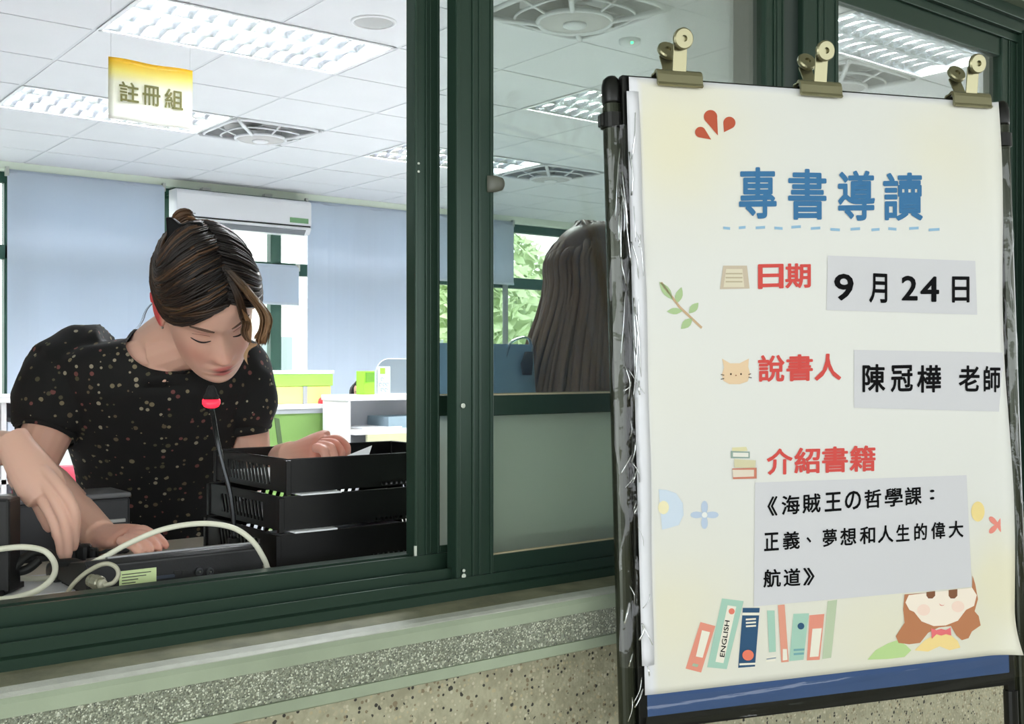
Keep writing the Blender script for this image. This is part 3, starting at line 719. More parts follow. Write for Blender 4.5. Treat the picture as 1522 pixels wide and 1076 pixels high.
# left background: white shelf with papers
Ye = 5.0; zt3 = HC - .115; xa, xb = .9, XY(66, Ye)
sl_ = thing('shelf_unit', 'white counter-high shelf with papers at the left edge of the photo', 'shelf', ((xa + xb) / 2, Ye + .2, 0))
MB().box(xa, xb + .01, Ye - .01, Ye + .4, zt3 - .03, zt3).build('top', M_lam, sl_, bevel=.003)
for x in (xa, XY(2, Ye), xb - .02): MB().box(x, x + .02, Ye, Ye + .38, 0, zt3 - .03).build('side_panel', M_lam, sl_)
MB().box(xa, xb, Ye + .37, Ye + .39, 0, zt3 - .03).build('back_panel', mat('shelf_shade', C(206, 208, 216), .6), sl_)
for z in (.86, .5, .15): MB().box(xa + .02, xb - .02, Ye, Ye + .37, z - .02, z).build('shelf', M_lam, sl_)
for k in range(3):
    x = XY(6, Ye) + .020 + k * .042
    MB().box(x, x + .034, Ye + .02, Ye + .3, .86, .86 + .24 + .01 * (k % 3)).build('file_folder', mat('file_pale%d' % (k % 3), [C(214, 224, 238), C(242, 244, 248), C(196, 212, 228)][k % 3], .5), label='%s upright file folder on the white shelf at the left edge' % ('pale blue', 'white', 'grey-blue')[k], cat='folder', group='pale folders on the left white shelf', bevel=.002)
# red bag seen between the woman's arm and waist
p = QY(82, 712, 3.4)
rb = thing('chair', 'red cushioned chair back glimpsed under the woman’s elbow', 'chair', (p.x, p.y + .05, 0))
mb = MB(); mb.loft([(V((p.x, p.y, z)), V((w_, 0, 0)), V((0, .04, 0))) for z, w_ in ((.72, .08), (.76, .115), (.86, .125), (.98, .12), (1.04, .08))], 24); mb.build('backrest', mat('red_cushion', C(232, 70, 100), .6), rb, smooth=True)
MB().loft([(V((p.x, p.y + .2, z)), V((w_, 0, 0)), V((0, w_, 0))) for z, w_ in ((.44, .2), (.46, .25), (.5, .25), (.52, .2))], 20).build('seat', MATS['red_cushion'], rb, smooth=True)
MB().tube([(p.x, p.y + .2, .44), (p.x, p.y + .2, .06)], .03).build('post', M_black, rb, smooth=True)
MB().tube([(p.x, p.y + .02, .80), (p.x, p.y + .12, .46)], .02).build('back_support', M_black, rb, smooth=True)
for k in range(5):
    a = k * 1.2566; MB().tube([(p.x, p.y + .2, .09), (p.x + .28 * math.cos(a), p.y + .2 + .28 * math.sin(a), .05)], [.025, .015]).build('leg', M_black, rb, smooth=True)
    MB().lathe((p.x + .28 * math.cos(a), p.y + .2 + .28 * math.sin(a) - .012, .027), [(.027, 0), (.027, .024)], 12, (0, 1, 0)).build('caster', M_black, rb)
# ================================================================== service counter and what stands on it
ZC = HC - .285
ct = thing('service_counter', 'cream service counter just inside the window', 'counter', (.4, 1.6, 0))
MB().box(-1.1, 1.42, 1.345, 1.80, ZC - .03, ZC).build('worktop', mat('cream_worktop', C(222, 216, 204), .45, var=(6, .03)), ct, bevel=.003)
MB().box(-1.08, 1.40, 1.40, 1.42, 0, ZC - .03).build('front_panel', M_grey, ct)
for x in (-1.08, .3, 1.38): MB().box(x, x + .02, 1.42, 1.76, 0, ZC - .03).build('side_panel', M_grey, ct)

# letter trays, three in a stack
M_tray = mat('black_tray_steel', C(10, 10, 11), .36, .2)
def tray(x0, y0, z0, label, tilt=0):
    W, Dp, Hh = .33, .25, .0478; th = .0022
    t = thing('letter_tray', label, 'letter tray', (x0 + W / 2, y0 + Dp / 2, z0), 'stacked black letter trays')
    MB().box(x0, x0 + W, y0, y0 + Dp, z0 + .003, z0 + .003 + th).build('base', M_tray, t)
    # front wall with a row of small holes near its foot
    def holed(name, o, u, n, length, x_a, x_b, za, zc, cnt, slant=0):
        """wall of height Hh along u with cnt slots between x_a..x_b and heights za..zc"""
        mb = MB(); o = V(o)
        def blk(a0, a1, z0_, z1_):
            mb.obox(o + u * (a0 + a1) / 2 + UP * (z0_ + z1_) / 2, u * (a1 - a0) / 2, n * th / 2, UP * (z1_ - z0_) / 2)
        blk(0, length, 0, za); blk(0, length, zc, Hh); blk(0, x_a, za, zc); blk(x_b, length, za, zc)
        st = (x_b - x_a) / cnt
        for k in range(cnt):
            a = x_a + st * (k + .55)
            s0 = slant * (za - Hh / 2); s1 = slant * (zc - Hh / 2)
            hw = st * .23
            vs = []
            for sgn in (-1, 1):
                for (z_, ss) in ((za, 0), (zc, 0)):
                    for q in (-hw, hw): vs.append(o + u * (a + q + (slant * (zc - za) if z_ == zc else 0)) + n * th / 2 * sgn + UP * z_)
            mb.add(vs, [(0, 1, 3, 2), (4, 6, 7, 5), (0, 2, 6, 4), (1, 5, 7, 3), (0, 4, 5, 1), (2, 3, 7, 6)])
        mb.build(name, M_tray, t)
    Ux, Uy = V((1, 0, 0)), V((0, 1, 0))
    holed('front_wall', (x0, y0, z0 + .003), Ux, Uy, W, .155, .245, .002, .006, 10)
    holed('back_wall', (x0, y0 + Dp, z0 + .003), Ux, Uy, W, .05, .28, .012, .030, 16, .35)
    holed('side_wall', (x0, y0, z0 + .003), Uy, Ux, Dp, .055, .20, .008, .036, 12, .35)
    holed('side_wall', (x0 + W, y0, z0 + .003), Uy, Ux, Dp, .055, .20, .008, .036, 12, .35)
    mb = MB()
    for (a, b) in (((x0, y0), (x0 + W, y0)), ((x0 + W, y0), (x0 + W, y0 + Dp)), ((x0 + W, y0 + Dp), (x0, y0 + Dp)), ((x0, y0 + Dp), (x0, y0))):
        mb.tube([V((*a, z0 + .003 + Hh)), V((*b, z0 + .003 + Hh))], .0014, 6)
    mb.build('rolled_rim', M_tray, t, smooth=True)
    for (a, b) in ((x0, y0), (x0 + W, y0), (x0, y0 + Dp), (x0 + W, y0 + Dp)):
        MB().box(a - .004, a + .004, b - .004, b + .004, z0, z0 + .05).build('corner_post', M_tray, t, bevel=.001)
    return t
tray(.700, 1.425, ZC, 'black letter tray at the bottom of the stack of three')
tray(.708, 1.432, ZC + .052, 'black letter tray in the middle of the stack of three')
tray(.722, 1.438, ZC + .104, 'black letter tray on top of the stack, the woman’s hand in it')
# papers: edges that show between the trays, and a raised sheet
M_paper = mat('white_paper', C(240, 242, 246), .6)
for k, (z, x0, x1) in enumerate(((ZC + .0995, .735, .80), (ZC + .0475, .722, .79))):
    MB().box(x0, x1, 1.4155 + .006 * (1 - k), 1.60, z + .0045, z + .0068).build('paper_sheet', M_paper, label='white paper edge sticking out under the %s black tray' % ('top' if k == 0 else 'middle'), cat='paper')
for k in range(3):
    MB().box(.735, 1.03, 1.46, 1.665, ZC + .052 * k + .008, ZC + .052 * k + .020).build('paper_stack', M_paper, label='stack of white papers inside the %s black tray' % ('bottom', 'middle', 'top')[k], cat='papers')
a = Q(504, 682, 1.665); b = Q(553, 662, 1.68); c = Q(546, 684, 1.66); d_ = Q(506, 686, 1.66)
mb = MB(); nn = V((0, .0006, 0)); mb.add([d_, a, b, c, d_ + nn, a + nn, b + nn, c + nn], [(0, 1, 2, 3), (7, 6, 5, 4), (0, 4, 5, 1), (1, 5, 6, 2), (2, 6, 7, 3), (3, 7, 4, 0)])
mb.build('paper_sheet', M_paper, label='white sheet lifted out of the top tray by her fingers', cat='paper')

# black control unit with a label and sockets
ux = V((.2, -.004, 0)).normalized()
x0, x1 = .428, .664; y0 = 1.395
cu = thing('microphone_base', 'long black microphone control box with a pale sticker on its back', 'audio device', ((x0 + x1) / 2, y0 + .07, ZC))
mb = MB()
secL = [(y0, ZC + .006), (y0, ZC + .040), (y0 + .008, ZC + .046), (y0 + .11, ZC + .030), (y0 + .13, ZC + .022), (y0 + .13, ZC + .006)]
o = extr(mb, secL, x0, x1).build('case', mat('black_case', C(20, 21, 23), .42, bump=(400, .1)), cu, bevel=.002); fix_normals(o.data)
MB().box(x0 + .006, x1 - .006, y0 + .004, y0 + .125, ZC, ZC + .006).build('foot', M_rubber, cu)
o = extr(MB(), [(y0 + .012, ZC + .0458), (y0 + .012, ZC + .048), (y0 + .100, ZC + .0342), (y0 + .100, ZC + .0318)], x0 + .03, x1 - .01).build('top_plate', mat('silver_plate', C(176, 178, 180), .35, .6), cu); fix_normals(o.data)
def on_box(px, py): 
    p = QY(px, py, y0); return p
A_, B_ = on_box(177, 871), on_box(232, 843)
st = MB().box(A_.x, B_.x, y0 - .0012, y0, A_.z + .0005, B_.z).build('sticker', mat('pale_sticker', C(214, 232, 172), .5), cu, label='pale green rating sticker')
mb = MB()
for k in range(5):
    zz = B_.z - .004 - k * .0037; ww = (.9, .75, .5, .42, .66)[k]
    mb.box(A_.x + .003, A_.x + .003 + (B_.x - A_.x - .006) * ww, y0 - .0016, y0 - .0012, zz - .0011, zz)
mb.build('small_print', mat('grey_ink', C(70, 80, 62), .6), st)
for px in (295, 311):
    p = on_box(px, 849); MB().lathe(p, [(.0052, 0), (.0052, -.004), (.0034, -.004), (.0034, -.001)], 14, (0, 1, 0)).build('socket', mat('socket_metal', C(90, 92, 94), .3, .8), cu, smooth=False)
    MB().lathe(p + V((0, -.002, 0)), [(.0012, 0), (.0012, -.004)], 8, (0, 1, 0)).build('pin', M_metal, cu)
for px in (263, 275, 330, 343):
    p = on_box(px, 851); MB().box(p.x - .004, p.x + .004, y0 - .001, y0, p.z - .002, p.z + .003).build('slot', M_rubber, cu)
p = on_box(246, 857); MB().box(p.x - .012, p.x + .012, y0 - .001, y0, p.z - .002, p.z + .002).build('port', mat('blue_grey_port', C(52, 60, 74), .4), cu)
# gooseneck microphone standing in the unit
gp = [Q(348, 800, 1.60), Q(347, 770, 1.60), Q(341, 728, 1.60), Q(331, 690, 1.60), Q(322, 650, 1.60), Q(317, 620, 1.59), Q(314, 606, 1.585)]
gm = thing('gooseneck_microphone', 'thin black gooseneck microphone with a glowing red ring', 'microphone', gp[0])
MB().tube([gp[0] + V((0, 0, -.055)), gp[0]], .009, 12).build('socket_base', M_black, gm, smooth=True)
MB().tube(spline(gp, 6), .0036, 10).build('gooseneck', mat('gooseneck_satin', C(60, 62, 64), .25, .8), gm, smooth=True)
r0, r1 = Q(314, 602, 1.583), Q(314, 590, 1.578); ax = (r1 - r0).normalized()
MB().tube([r0 + ax * -.004, r0], [.006, .0105], 16).build('collar', M_black, gm, smooth=True)
MB().lathe(r0, [(.0112, 0), (.0128, .003), (.0128, .007), (.0112, .010)], 24, ax).build('light_ring', mat('red_light_ring', (1, .03, .05, 1), .3, emit=(1, .02, .05, 1), es=1.5), gm, smooth=True)
MB().loft([(r0 + ax * .009, V((.011, 0, 0)), V((0, .011, 0))), (r0 + ax * .014, V((.0112, 0, 0)), V((0, .0112, 0))), (r0 + ax * .018, V((.0085, 0, 0)), V((0, .0085, 0))), (r0 + ax * .026, V((.0065, 0, 0)), V((0, .0065, 0))), (r0 + ax * .031, V((.0035, 0, 0)), V((0, .0035, 0)))], 16).build('microphone_head', mat('mic_foam', C(20, 20, 21), .8, bump=(900, .5)), gm, smooth=True)

# cables
M_cable = mat('cream_cable', C(226, 226, 206), .4); M_cable_g = mat('grey_cable', C(176, 174, 152), .4)
def dcounter(px, py, z=0.008):     # point over the counter seen at the pixel
    r = ray(px, py); return CAMP + r * ((ZC + z - HC) / r.z)
def cable(name, pts, r, m, label, n=7):
    return MB().tube(spline(pts, n), r, 10).build(name, m, smooth=True, label=label, cat='cable')
cable('cable', [Q(-70, 838, 1.36), Q(-30, 822, 1.36), Q(0, 816, 1.37), Q(36, 813, 1.38), Q(66, 819, 1.39), Q(81, 837, 1.385), Q(79, 857, 1.36), Q(58, 876, 1.335), Q(28, 887, 1.32), Q(0, 891, 1.31), Q(-40, 893, 1.30)], .0038, M_cable, 'thick cream cable looping at the left edge above the window track')
cable('cable', [dcounter(-20, 838), dcounter(4, 850), dcounter(26, 858), dcounter(62, 860, .006), dcounter(100, 853, .012), Q(126, 842, 1.405), Q(158, 826, 1.40), Q(195, 806, 1.40), Q(245, 786, 1.41), Q(300, 778, 1.43), Q(345, 784, 1.44), Q(374, 803, 1.45), Q(391, 828, 1.46), Q(398, 846, 1.475), Q(399, 858, 1.49)], .0036, M_cable, 'long cream cable arching over the black control box')
cable('cable', [dcounter(97, 888, .004), Q(109, 868, 1.345), Q(131, 849, 1.34), Q(155, 838, 1.335), Q(171, 842, 1.335), Q(176, 854, 1.335), Q(168, 866, 1.332), Q(154, 870, 1.328)], .0028, M_cable_g, 'thin grey cable curled in a small loop beside the sticker')
a, b = Q(155, 869, 1.328), Q(131, 861, 1.345); ax = (b - a).normalized()
pl = thing('cable_plug', 'round metal screw plug on the back of the control box', 'plug', a)
MB().lathe(a, [(.0035, 0), (.0055, .001), (.0065, .006)], 16, ax).build('strain_relief', M_cable_g, pl, smooth=True)
MB().lathe(a + ax * .006, [(.0075, 0), (.0088, .002), (.0088, .012), (.0078, .0145), (.0078, .02)], 16, ax).build('collar', mat('plug_metal', C(150, 148, 128), .35, .6), pl)
# black cable coil, dark handset and dark gear at the left edge
cable('black_cable', [Q(-20, 868, 1.40), Q(10, 856, 1.40), Q(26, 838, 1.41), Q(48, 822, 1.43), Q(72, 822, 1.44), Q(84, 836, 1.43), Q(112, 836, 1.42), Q(134, 846, 1.41)], .0055, M_rubber, 'thick black cable bending behind the cream loop')
cable('black_cable', [Q(-20, 848, 1.45), Q(16, 850, 1.42), Q(40, 846, 1.42), Q(58, 832, 1.43)], .006, M_rubber, 'short black cable crossing the cream loop at the left')
p = Q(104, 834, 1.47)
hs = thing('remote_handset', 'black handset lying left of the control box, under the pressing fingers', 'handset', V((p.x, p.y, ZC)))
a, b = dcounter(72, 852, .012), dcounter(168, 836, .016)
b = a + (b - a)
MB().loft([(a, V((0, .012, 0)), UP * .008), (a + (b - a) * .05, V((0, .028, 0)), UP * .013), (a + (b - a) * .5, V((0, .030, 0)), UP * .014), (a + (b - a) * .95, V((0, .028, 0)), UP * .014), (b, V((0, .02, 0)), UP * .01)], 20).build('body', mat('satin_black', C(22, 23, 25), .35), hs, smooth=True)
for px, py, r in ((110, 815, .009), (124, 812, .011), (138, 818, .008)):
    q = Q(px, py, 1.50); MB().lathe(V((q.x, q.y, ZC + .012)), [(r, 0), (r, q.z - ZC - .012), (r * .8, q.z - ZC - .009), (.001, q.z - ZC - .008)], 14).build('knob', M_black, hs, smooth=False)
# dark device (upright) at the left
p0 = Q(-60, 720, 1.38); p1 = Q(12, 720, 1.38)
mo = thing('card_terminal', 'black upright terminal cut off by the left edge of the photo', 'terminal', V(((p0.x + p1.x) / 2, (p0.y + p1.y) / 2, ZC)))
uu = (p1 - p0).normalized(); c_ = (p0 + p1) / 2; hw = (p1 - p0).length / 2; nn = UP.cross(uu)
MB().obox(V((c_.x, c_.y, ZC + .062)) + nn * .02, uu * hw, nn * .018, UP * .060).build('housing', mat('matte_black', C(13, 14, 14), .5), mo, bevel=.004)
MB().obox(V((c_.x, c_.y, ZC + .004)) + nn * .02, uu * (hw * .8), nn * .04, UP * .004).build('foot', M_black, mo, bevel=.001)
# grey equipment behind the pressing hand
p0, p1 = Q(18, 712, 1.78), Q(112, 715, 1.86)
eq = thing('printer', 'dark grey desktop printer behind the reaching hand', 'printer', V(((p0.x + p1.x) / 2, (p0.y + p1.y) / 2, ZC)))
xx0, xx1 = p0.x, p1.x + .02; yy = 1.705
MB().box(xx0 - .1, xx1, yy, yy + .085, ZC, p0.z - .02).build('body', mat('dark_grey_plastic', C(52, 54, 58), .45), eq, bevel=.005)
MB().box(xx0 - .1, xx1, yy - .004, yy + .088, p0.z - .02, p0.z - .012).build('lid', mat('mid_grey_plastic', C(112, 114, 118), .35), eq, bevel=.003)
MB().box(xx0, xx1 - .01, yy - .006, yy, ZC + .05, ZC + .055).build('silver_line', M_metal, eq)
MB().obox(Q(23, 768, 1.62) , V((.004, .003, 0)), V((0, .004, 0)), UP * .052).build('support_leg', mat('grey_strut', C(128, 132, 134), .35, .5), eq)
# papers lying on the counter at the left
a = dcounter(30, 845); MB().box(a.x - .16, a.x + .03, 1.46, 1.60, ZC, ZC + .001).build('paper_sheet', M_paper, label='white paper lying on the counter under the black cables', cat='paper')
a = dcounter(200, 806, .05); 

# large blue plastic carrier bag on the counter
bg0 = V((1.30, 1.735, ZC)); Bx = .155
bag = thing('carrier_bag', 'large glossy blue carrier bag with a cut-out handle, behind the window stiles', 'bag', bg0)
mb = MB(); rings = []
HB = QY(735, 511, 1.74).z - ZC
M_bag = mat('blue_plastic_bag', C(150, 188, 222), .3, bump=(14, .9), var=(5, .06))
x0, x1 = XY(612, 1.74), XY(800, 1.74); cx = (x0 + x1) / 2; hw = (x1 - x0) / 2
def wob(p, k, i):
    q = p * 11; return p + V((noise.noise(q) * .006, noise.noise(q + V((9, 0, 0))) * .008, 0))
rings = [(V((cx, 1.745, ZC + HB * t_)), V((hw * s_, 0, 0)), V((0, .048 * d__, 0))) for t_, s_, d__ in ((0, .90, 1), (.02, .97, 1.05), (.25, 1, 1.05), (.5, 1.0, .9), (.75, .98, .6), (.9, .96, .35), (1, .95, .2))]
def wob2(p, k, i):
    return wob(p, k, i)
MB().loft(rings, 40, wob=wob2).build('bag_body', M_bag, bag, smooth=True)
hx = XY(778, 1.735); ztop = ZC + HB
MB().tube(spline([(hx - .045, 1.738, ztop - .03), (hx - .03, 1.736, ztop + .004), (hx + .012, 1.734, ztop + .012), (hx + .02, 1.735, ztop - .03), (hx + .002, 1.733, ztop - .06)], 6), .005, 8, flat=.5).build('handle', clear_mat('bag_handle', (.6, .72, .85, 1), .3, .15), bag, smooth=True)
MB().loft([(V((hx - .004, 1.718, ztop - .062)), V((.012, 0, 0)), V((0, .004, 0))), (V((hx - .002, 1.722, ztop - .04)), V((.016, 0, 0)), V((0, .004, 0))), (V((hx + .008, 1.728, ztop - .015)), V((.010, 0, 0)), V((0, .003, 0)))], 14).build('handle_slot', mat('bag_dark_slot', C(40, 52, 66), .5), bag, smooth=True)

fx0, fx1 = XY(722, 1.42), XY(925, 1.42)  # box put in to darken the foot of the frosted pane
fb_ = thing('dark_band_box', 'dark flat case on the counter, a blurred band behind the frosted lower pane', 'case', ((fx0 + fx1) / 2, 1.42, ZC))
MB().box(fx0, 1.40, 1.36, 1.52, ZC, ZC + .046).build('lower_shell', mat('band_dark', C(34, 30, 28), .6), fb_, bevel=.006)
MB().box(fx0, 1.40, 1.36, 1.52, ZC + .047, ZC + .068).build('lid', MATS['band_dark'], fb_, bevel=.006)
# ================================================================== people
def crom(zs, vals, z):
    if z <= zs[0]: return vals[0]
    if z >= zs[-1]: return vals[-1]
    for i in range(len(zs) - 1):
        if zs[i] <= z <= zs[i + 1]:
            t = (z - zs[i]) / (zs[i + 1] - zs[i]); p1, p2 = vals[i], vals[i + 1]
            p0 = vals[i - 1] if i > 0 else p1; p3 = vals[i + 2] if i + 2 < len(vals) else p2
            return 0.5 * (2 * p1 + (p2 - p0) * t + (2 * p0 - 5 * p1 + 4 * p2 - p3) * t * t + (3 * p1 - p0 - 3 * p2 + p3) * t ** 3)
HZ = [-.112, -.106, -.094, -.075, -.05, -.02, .01, .04, .07, .1, .12, .130]
HF = [.062, .080, .088, .089, .089, .088, .087, .092, .088, .064, .034, .0]
HB_ = [.034, .016, -.006, -.026, -.046, -.070, -.090, -.103, -.101, -.084, -.052, -.012]
HW = [.014, .028, .042, .054, .062, .067, .071, .073, .071, .058, .036, .004]
def g(x, s): return math.exp(-x * x / (2 * s * s))
def face_disp(x, z):
    d = 0.0
    t = max(0.0, min(1.0, (.014 - z) / .048))
    ridge = (.003 + .017 * t) if z > -.036 else .020 * g(z + .036, .006)
    if z > .014: ridge = .003 * g(z - .014, .012)
    d += ridge * g(x, .0065 + .003 * t)
    for s in (-1, 1):
        d += .006 * g(x - s * .010, .005) * g(z + .034, .006)
        d -= .0075 * g(x - s * .031, .013) * g(z - .009, .010)
        d += .0068 * g(x - s * .031, .0125) * g(z - .006, .0065)
        d += .0028 * g(x - s * .028, .016) * g(z - .030, .006)
        d += .004 * g(x - s * .040, .017) * g(z + .030, .018)
    d += .0055 * g(x, .017) * g(z + .0600, .0040) + .0065 * g(x, .014) * g(z + .0715, .0048) - .0035 * g(x, .018) * g(z + .0655, .0018)
    d += .004 * g(x, .026) * g(z + .066, .016) - .0035 * g(x, .016) * g(z + .082, .005) + .005 * g(x, .016) * g(z + .099, .010)
    return d
def head_mesh(mb, O, X, F, U, sc=1.0):
    """head in its own axes: X to its left, F out of the face, U up"""
    n = 66; seg = 84; R = []
    for k in range(n):
        z = HZ[0] + (HZ[-1] - HZ[0]) * (0.5 - 0.5 * math.cos(math.pi * k / (n - 1)))
        f, b, w = crom(HZ, HF, z), crom(HZ, HB_, z), max(.002, crom(HZ, HW, z))
        R.append((z, f, b, w))
    vs = []; fs = []
    for (z, f, b, w) in R:
        cy = (f + b) / 2; hy = max(.002, (f - b) / 2)
        for i in range(seg):
            t = 2 * math.pi * i / seg; si, co = math.sin(t), math.cos(t)
            e = 1.0 if si < 0 else .92
            x = w * math.copysign(abs(co) ** e, co); y = cy + hy * math.copysign(abs(si) ** e, si)
            if si > 0: y += face_disp(x, z) * min(1, si * 1.6)
            vs.append(O + (X * x + F * y + U * z) * sc)
    for k in range(n - 1):
        for i in range(seg):
            j = (i + 1) % seg; fs.append((k * seg + i, k * seg + j, (k + 1) * seg + j, (k + 1) * seg + i))
    vs.append(O + (F * crom(HZ, HF, HZ[0]) * .75 + U * HZ[0]) * sc); vs.append(O + (F * -.005 + U * .131) * sc)
    for i in range(seg):
        j = (i + 1) % seg; fs.append((n * seg, j, i)); fs.append((n * seg + 1, (n - 1) * seg + i, (n - 1) * seg + j))
    mb.add(vs, fs)
    for s in (-1, 1):       # ears
        c = O + (X * s * .074 + F * -.006 + U * .0) * sc
        ax = ((X * s * .35 + F * -.9).normalized(), (X * s * .9 + F * .35).normalized(), (U + F * -.15).normalized())
        mb.ball(c + (X * s * .004) * sc, (.017 * sc, .0048 * sc, .030 * sc), 16, 10, ax)
        mb.ball(c + (X * s * .002 + U * -.024 + F * .003) * sc, (.009 * sc, .005 * sc, .010 * sc), 10, 8, ax)
        rim = [c + (X * s * (.006 + .006 * math.sin(a * .5)) + F * (-.016 * math.cos(a - 1.57) - .002) + U * (.027 * math.sin(a))) * sc for a in [(-1.2 + 3.9 * q / 9) for q in range(10)]]
        mb.tube(rim, .0034 * sc, 8)
def limb(mb, pts, radii, n=7, seg=16):
    P = spline(pts, n); mb.tube(P, lerp_list(radii, len(P)), seg)
def finger(mb, pts, r0=.0085, r1=.0062):
    P = spline(pts, 6); N = len(P); rr = []
    for i in range(N):
        t = i / (N - 1); r = r0 + (r1 - r0) * t
        r += .0006 * (g(t - .36, .06) + g(t - .68, .05)); rr.append(r)
    rr[-1] *= .8
    mb.tube(P, rr, 12); mb.ball(P[-1], rr[-1] * 1.02, 10, 8)
def remesh_figure(mb, name, m, parent, voxel, smooth=3, colf=None, label=None, fac=.5):
    me = bpy.data.meshes.new(name); me.from_pydata([tuple(p) for p in mb.v], [], mb.f); me.update(); fix_normals(me)
    o = bpy.data.objects.new(name, me); COL.objects.link(o)
    r = o.modifiers.new('r', 'REMESH'); r.mode = 'VOXEL'; r.voxel_size = voxel
    if smooth: s_ = o.modifiers.new('s', 'SMOOTH'); s_.factor = fac; s_.iterations = smooth
    dg = bpy.context.evaluated_depsgraph_get(); me2 = bpy.data.meshes.new_from_object(o.evaluated_get(dg))
    bpy.data.objects.remove(o); bpy.data.meshes.remove(me)
    me2.name = name
    if colf:
        at = me2.color_attributes.new('tone', 'FLOAT_COLOR', 'POINT')
        for i, v_ in enumerate(me2.vertices): at.data[i].color = colf(v_.co)
    me2.materials.clear(); me2.materials.append(m); me2.shade_smooth()
    iv = wmat(parent).inverted(); me2.transform(iv)
    o = bpy.data.objects.new(name, me2); COL.objects.link(o); o.parent = parent; WM[o.name] = wmat(parent).copy()
    if label: o['label'] = label
    return o
M_skin = attr_mat('skin', .45, .35, sss=.12)
def mixc(a, b, t): t = max(0, min(1, t)); return tuple(a[i] + (b[i] - a[i]) * t for i in range(4))
def skin_tone(O=None, X=None, F=None, U=None, sc=1.0, base=C(232, 186, 165), hand=None):
    pink = C(214, 140, 122); lip = C(204, 118, 112); red = C(236, 92, 92)
    def f(p):
        c = base
        if O is not None:
            d = (p - O) / sc
            if d.length < .16:
                x, y, z = d.dot(X), d.dot(F), d.dot(U)
                if y > .03:
                    for s in (-1, 1): c = mixc(c, pink, .55 * g(x - s * .042, .018) * g(z + .034, .016))
                    c = mixc(c, pink, .35 * g(x, .012) * g(z + .034, .01))
                    l = max(g(x, .013) * g(z + .0600, .0035), g(x, .012) * g(z + .0715, .0042)); c = mixc(c, lip, min(1, max(0, l * 2.1 - .35)))
                    c = mixc(c, C(96, 40, 40), 1.1 * g(x, .012) * g(z + .0655, .0014))
                    for s in (-1, 1): c = mixc(c, C(120, 70, 60), .8 * g(x - s * .0065, .0028) * g(z + .041, .002))
                    for s in (-1, 1): c = mixc(c, C(196, 134, 116), .5 * g(x - s * .031, .012) * g(z - .013, .005))
                if abs(x) > .0745 and abs(z) < .045 and y < .03 and O is not None: c = mixc(c, red, (abs(x) - .0745) / .006 * (1 if x < 0 else .5))
        if hand:
            for (h, r, k) in hand:
                c = mixc(c, pink, k * g((p - h).length, r))
        return c
    return f
def dress_mat(name, seed_scale=100):
    m = speckle_mat(name, C(17, 16, 16), [C(128, 118, 92), C(98, 86, 66), C(156, 148, 126), C(118, 70, 66), C(80, 76, 56)], seed_scale, .85, 0, .42, .30, base2=C(12, 12, 12))
    return m

# ---- the woman bending over the counter
def hair_mesh(O, X, F, U, sc, rng):
    pass
wroot = QY(236, 800, 2.0); wroot.z = 0
W1 = thing('person', 'woman in black floral short-sleeved dress bending over the counter, hair clipped up', 'person', wroot)
Fh = (CR * .43 - UP * .72 - CF * .54).normalized(); Uh = (CR * .21 + UP * .62 - CF * .73); Uh = (Uh - Fh * Uh.dot(Fh)).normalized(); Xh = Uh.cross(Fh) * -1
Xh = Fh.cross(Uh) * -1          # her left side
if Xh.dot(CR) < 0: Xh = -Xh
HO = Q(308, 452, 1.77); HS = .96
body = MB(); head_mesh(body, HO, Xh, Fh, Uh, HS)
side = (CR * .95 + CF * .31).normalized(); fwd = (CR * .31 - CF * .95).normalized()   # her left, her front
neck0 = HO + (Fh * -.015 + Uh * -.045) * HS; neckb = Q(238, 528, 1.87)
limb(body, [neck0 + Uh * .03, neck0, (neck0 + neckb) / 2 + UP * .004, neckb, neckb - UP * .05], [.050, .050, .049, .056, .075], 5, 20)
limb(body, [HO + (Fh * .045 + Uh * -.088) * HS, HO + (Fh * .02 + Uh * -.07) * HS, neckb + fwd * .03], [.020, .035, .04], 4, 14)
chestc = Q(234, 600, 1.93); waist = Q(236, 750, 2.02); pelv = Q(238, 860, 2.12)
tor = [(Q(232, 512, 1.87), .055, .045), (Q(231, 528, 1.875), .115, .058), (Q(231, 545, 1.885), .150, .075), (Q(233, 585, 1.91), .152, .092), (chestc, .148, .098), (Q(236, 680, 1.98), .128, .088), (waist, .120, .084), (Q(237, 800, 2.06), .14, .095), (pelv, .165, .105), (Q(238, 960, 2.14), .15, .1)]
body.loft([(c, side * a, (fwd + UP * .15).normalized() * b) for c, a, b in tor], 28)
# arms
shR, elR, wrR = Q(98, 560, 1.885), Q(44, 702, 1.80), Q(150, 797, 1.585)
shL, elL, wrL = Q(358, 552, 1.97), Q(376, 705, 1.98), Q(434, 676, 1.80)
limb(body, [Q(140, 545, 1.88), shR, (shR + elR) / 2 + CR * .004, elR], [.040, .046, .042, .036], 6)
limb(body, [elR, elR + (wrR - elR) * .3, elR + (wrR - elR) * .7, wrR], [.037, .038, .030, .024], 6)
limb(body, [Q(330, 550, 1.95), shL, (shL + elL) / 2, elL], [.040, .044, .038, .034], 6)
limb(body, [elL, elL + (wrL - elL) * .35, elL + (wrL - elL) * .75, wrL], [.034, .033, .027, .023], 6)
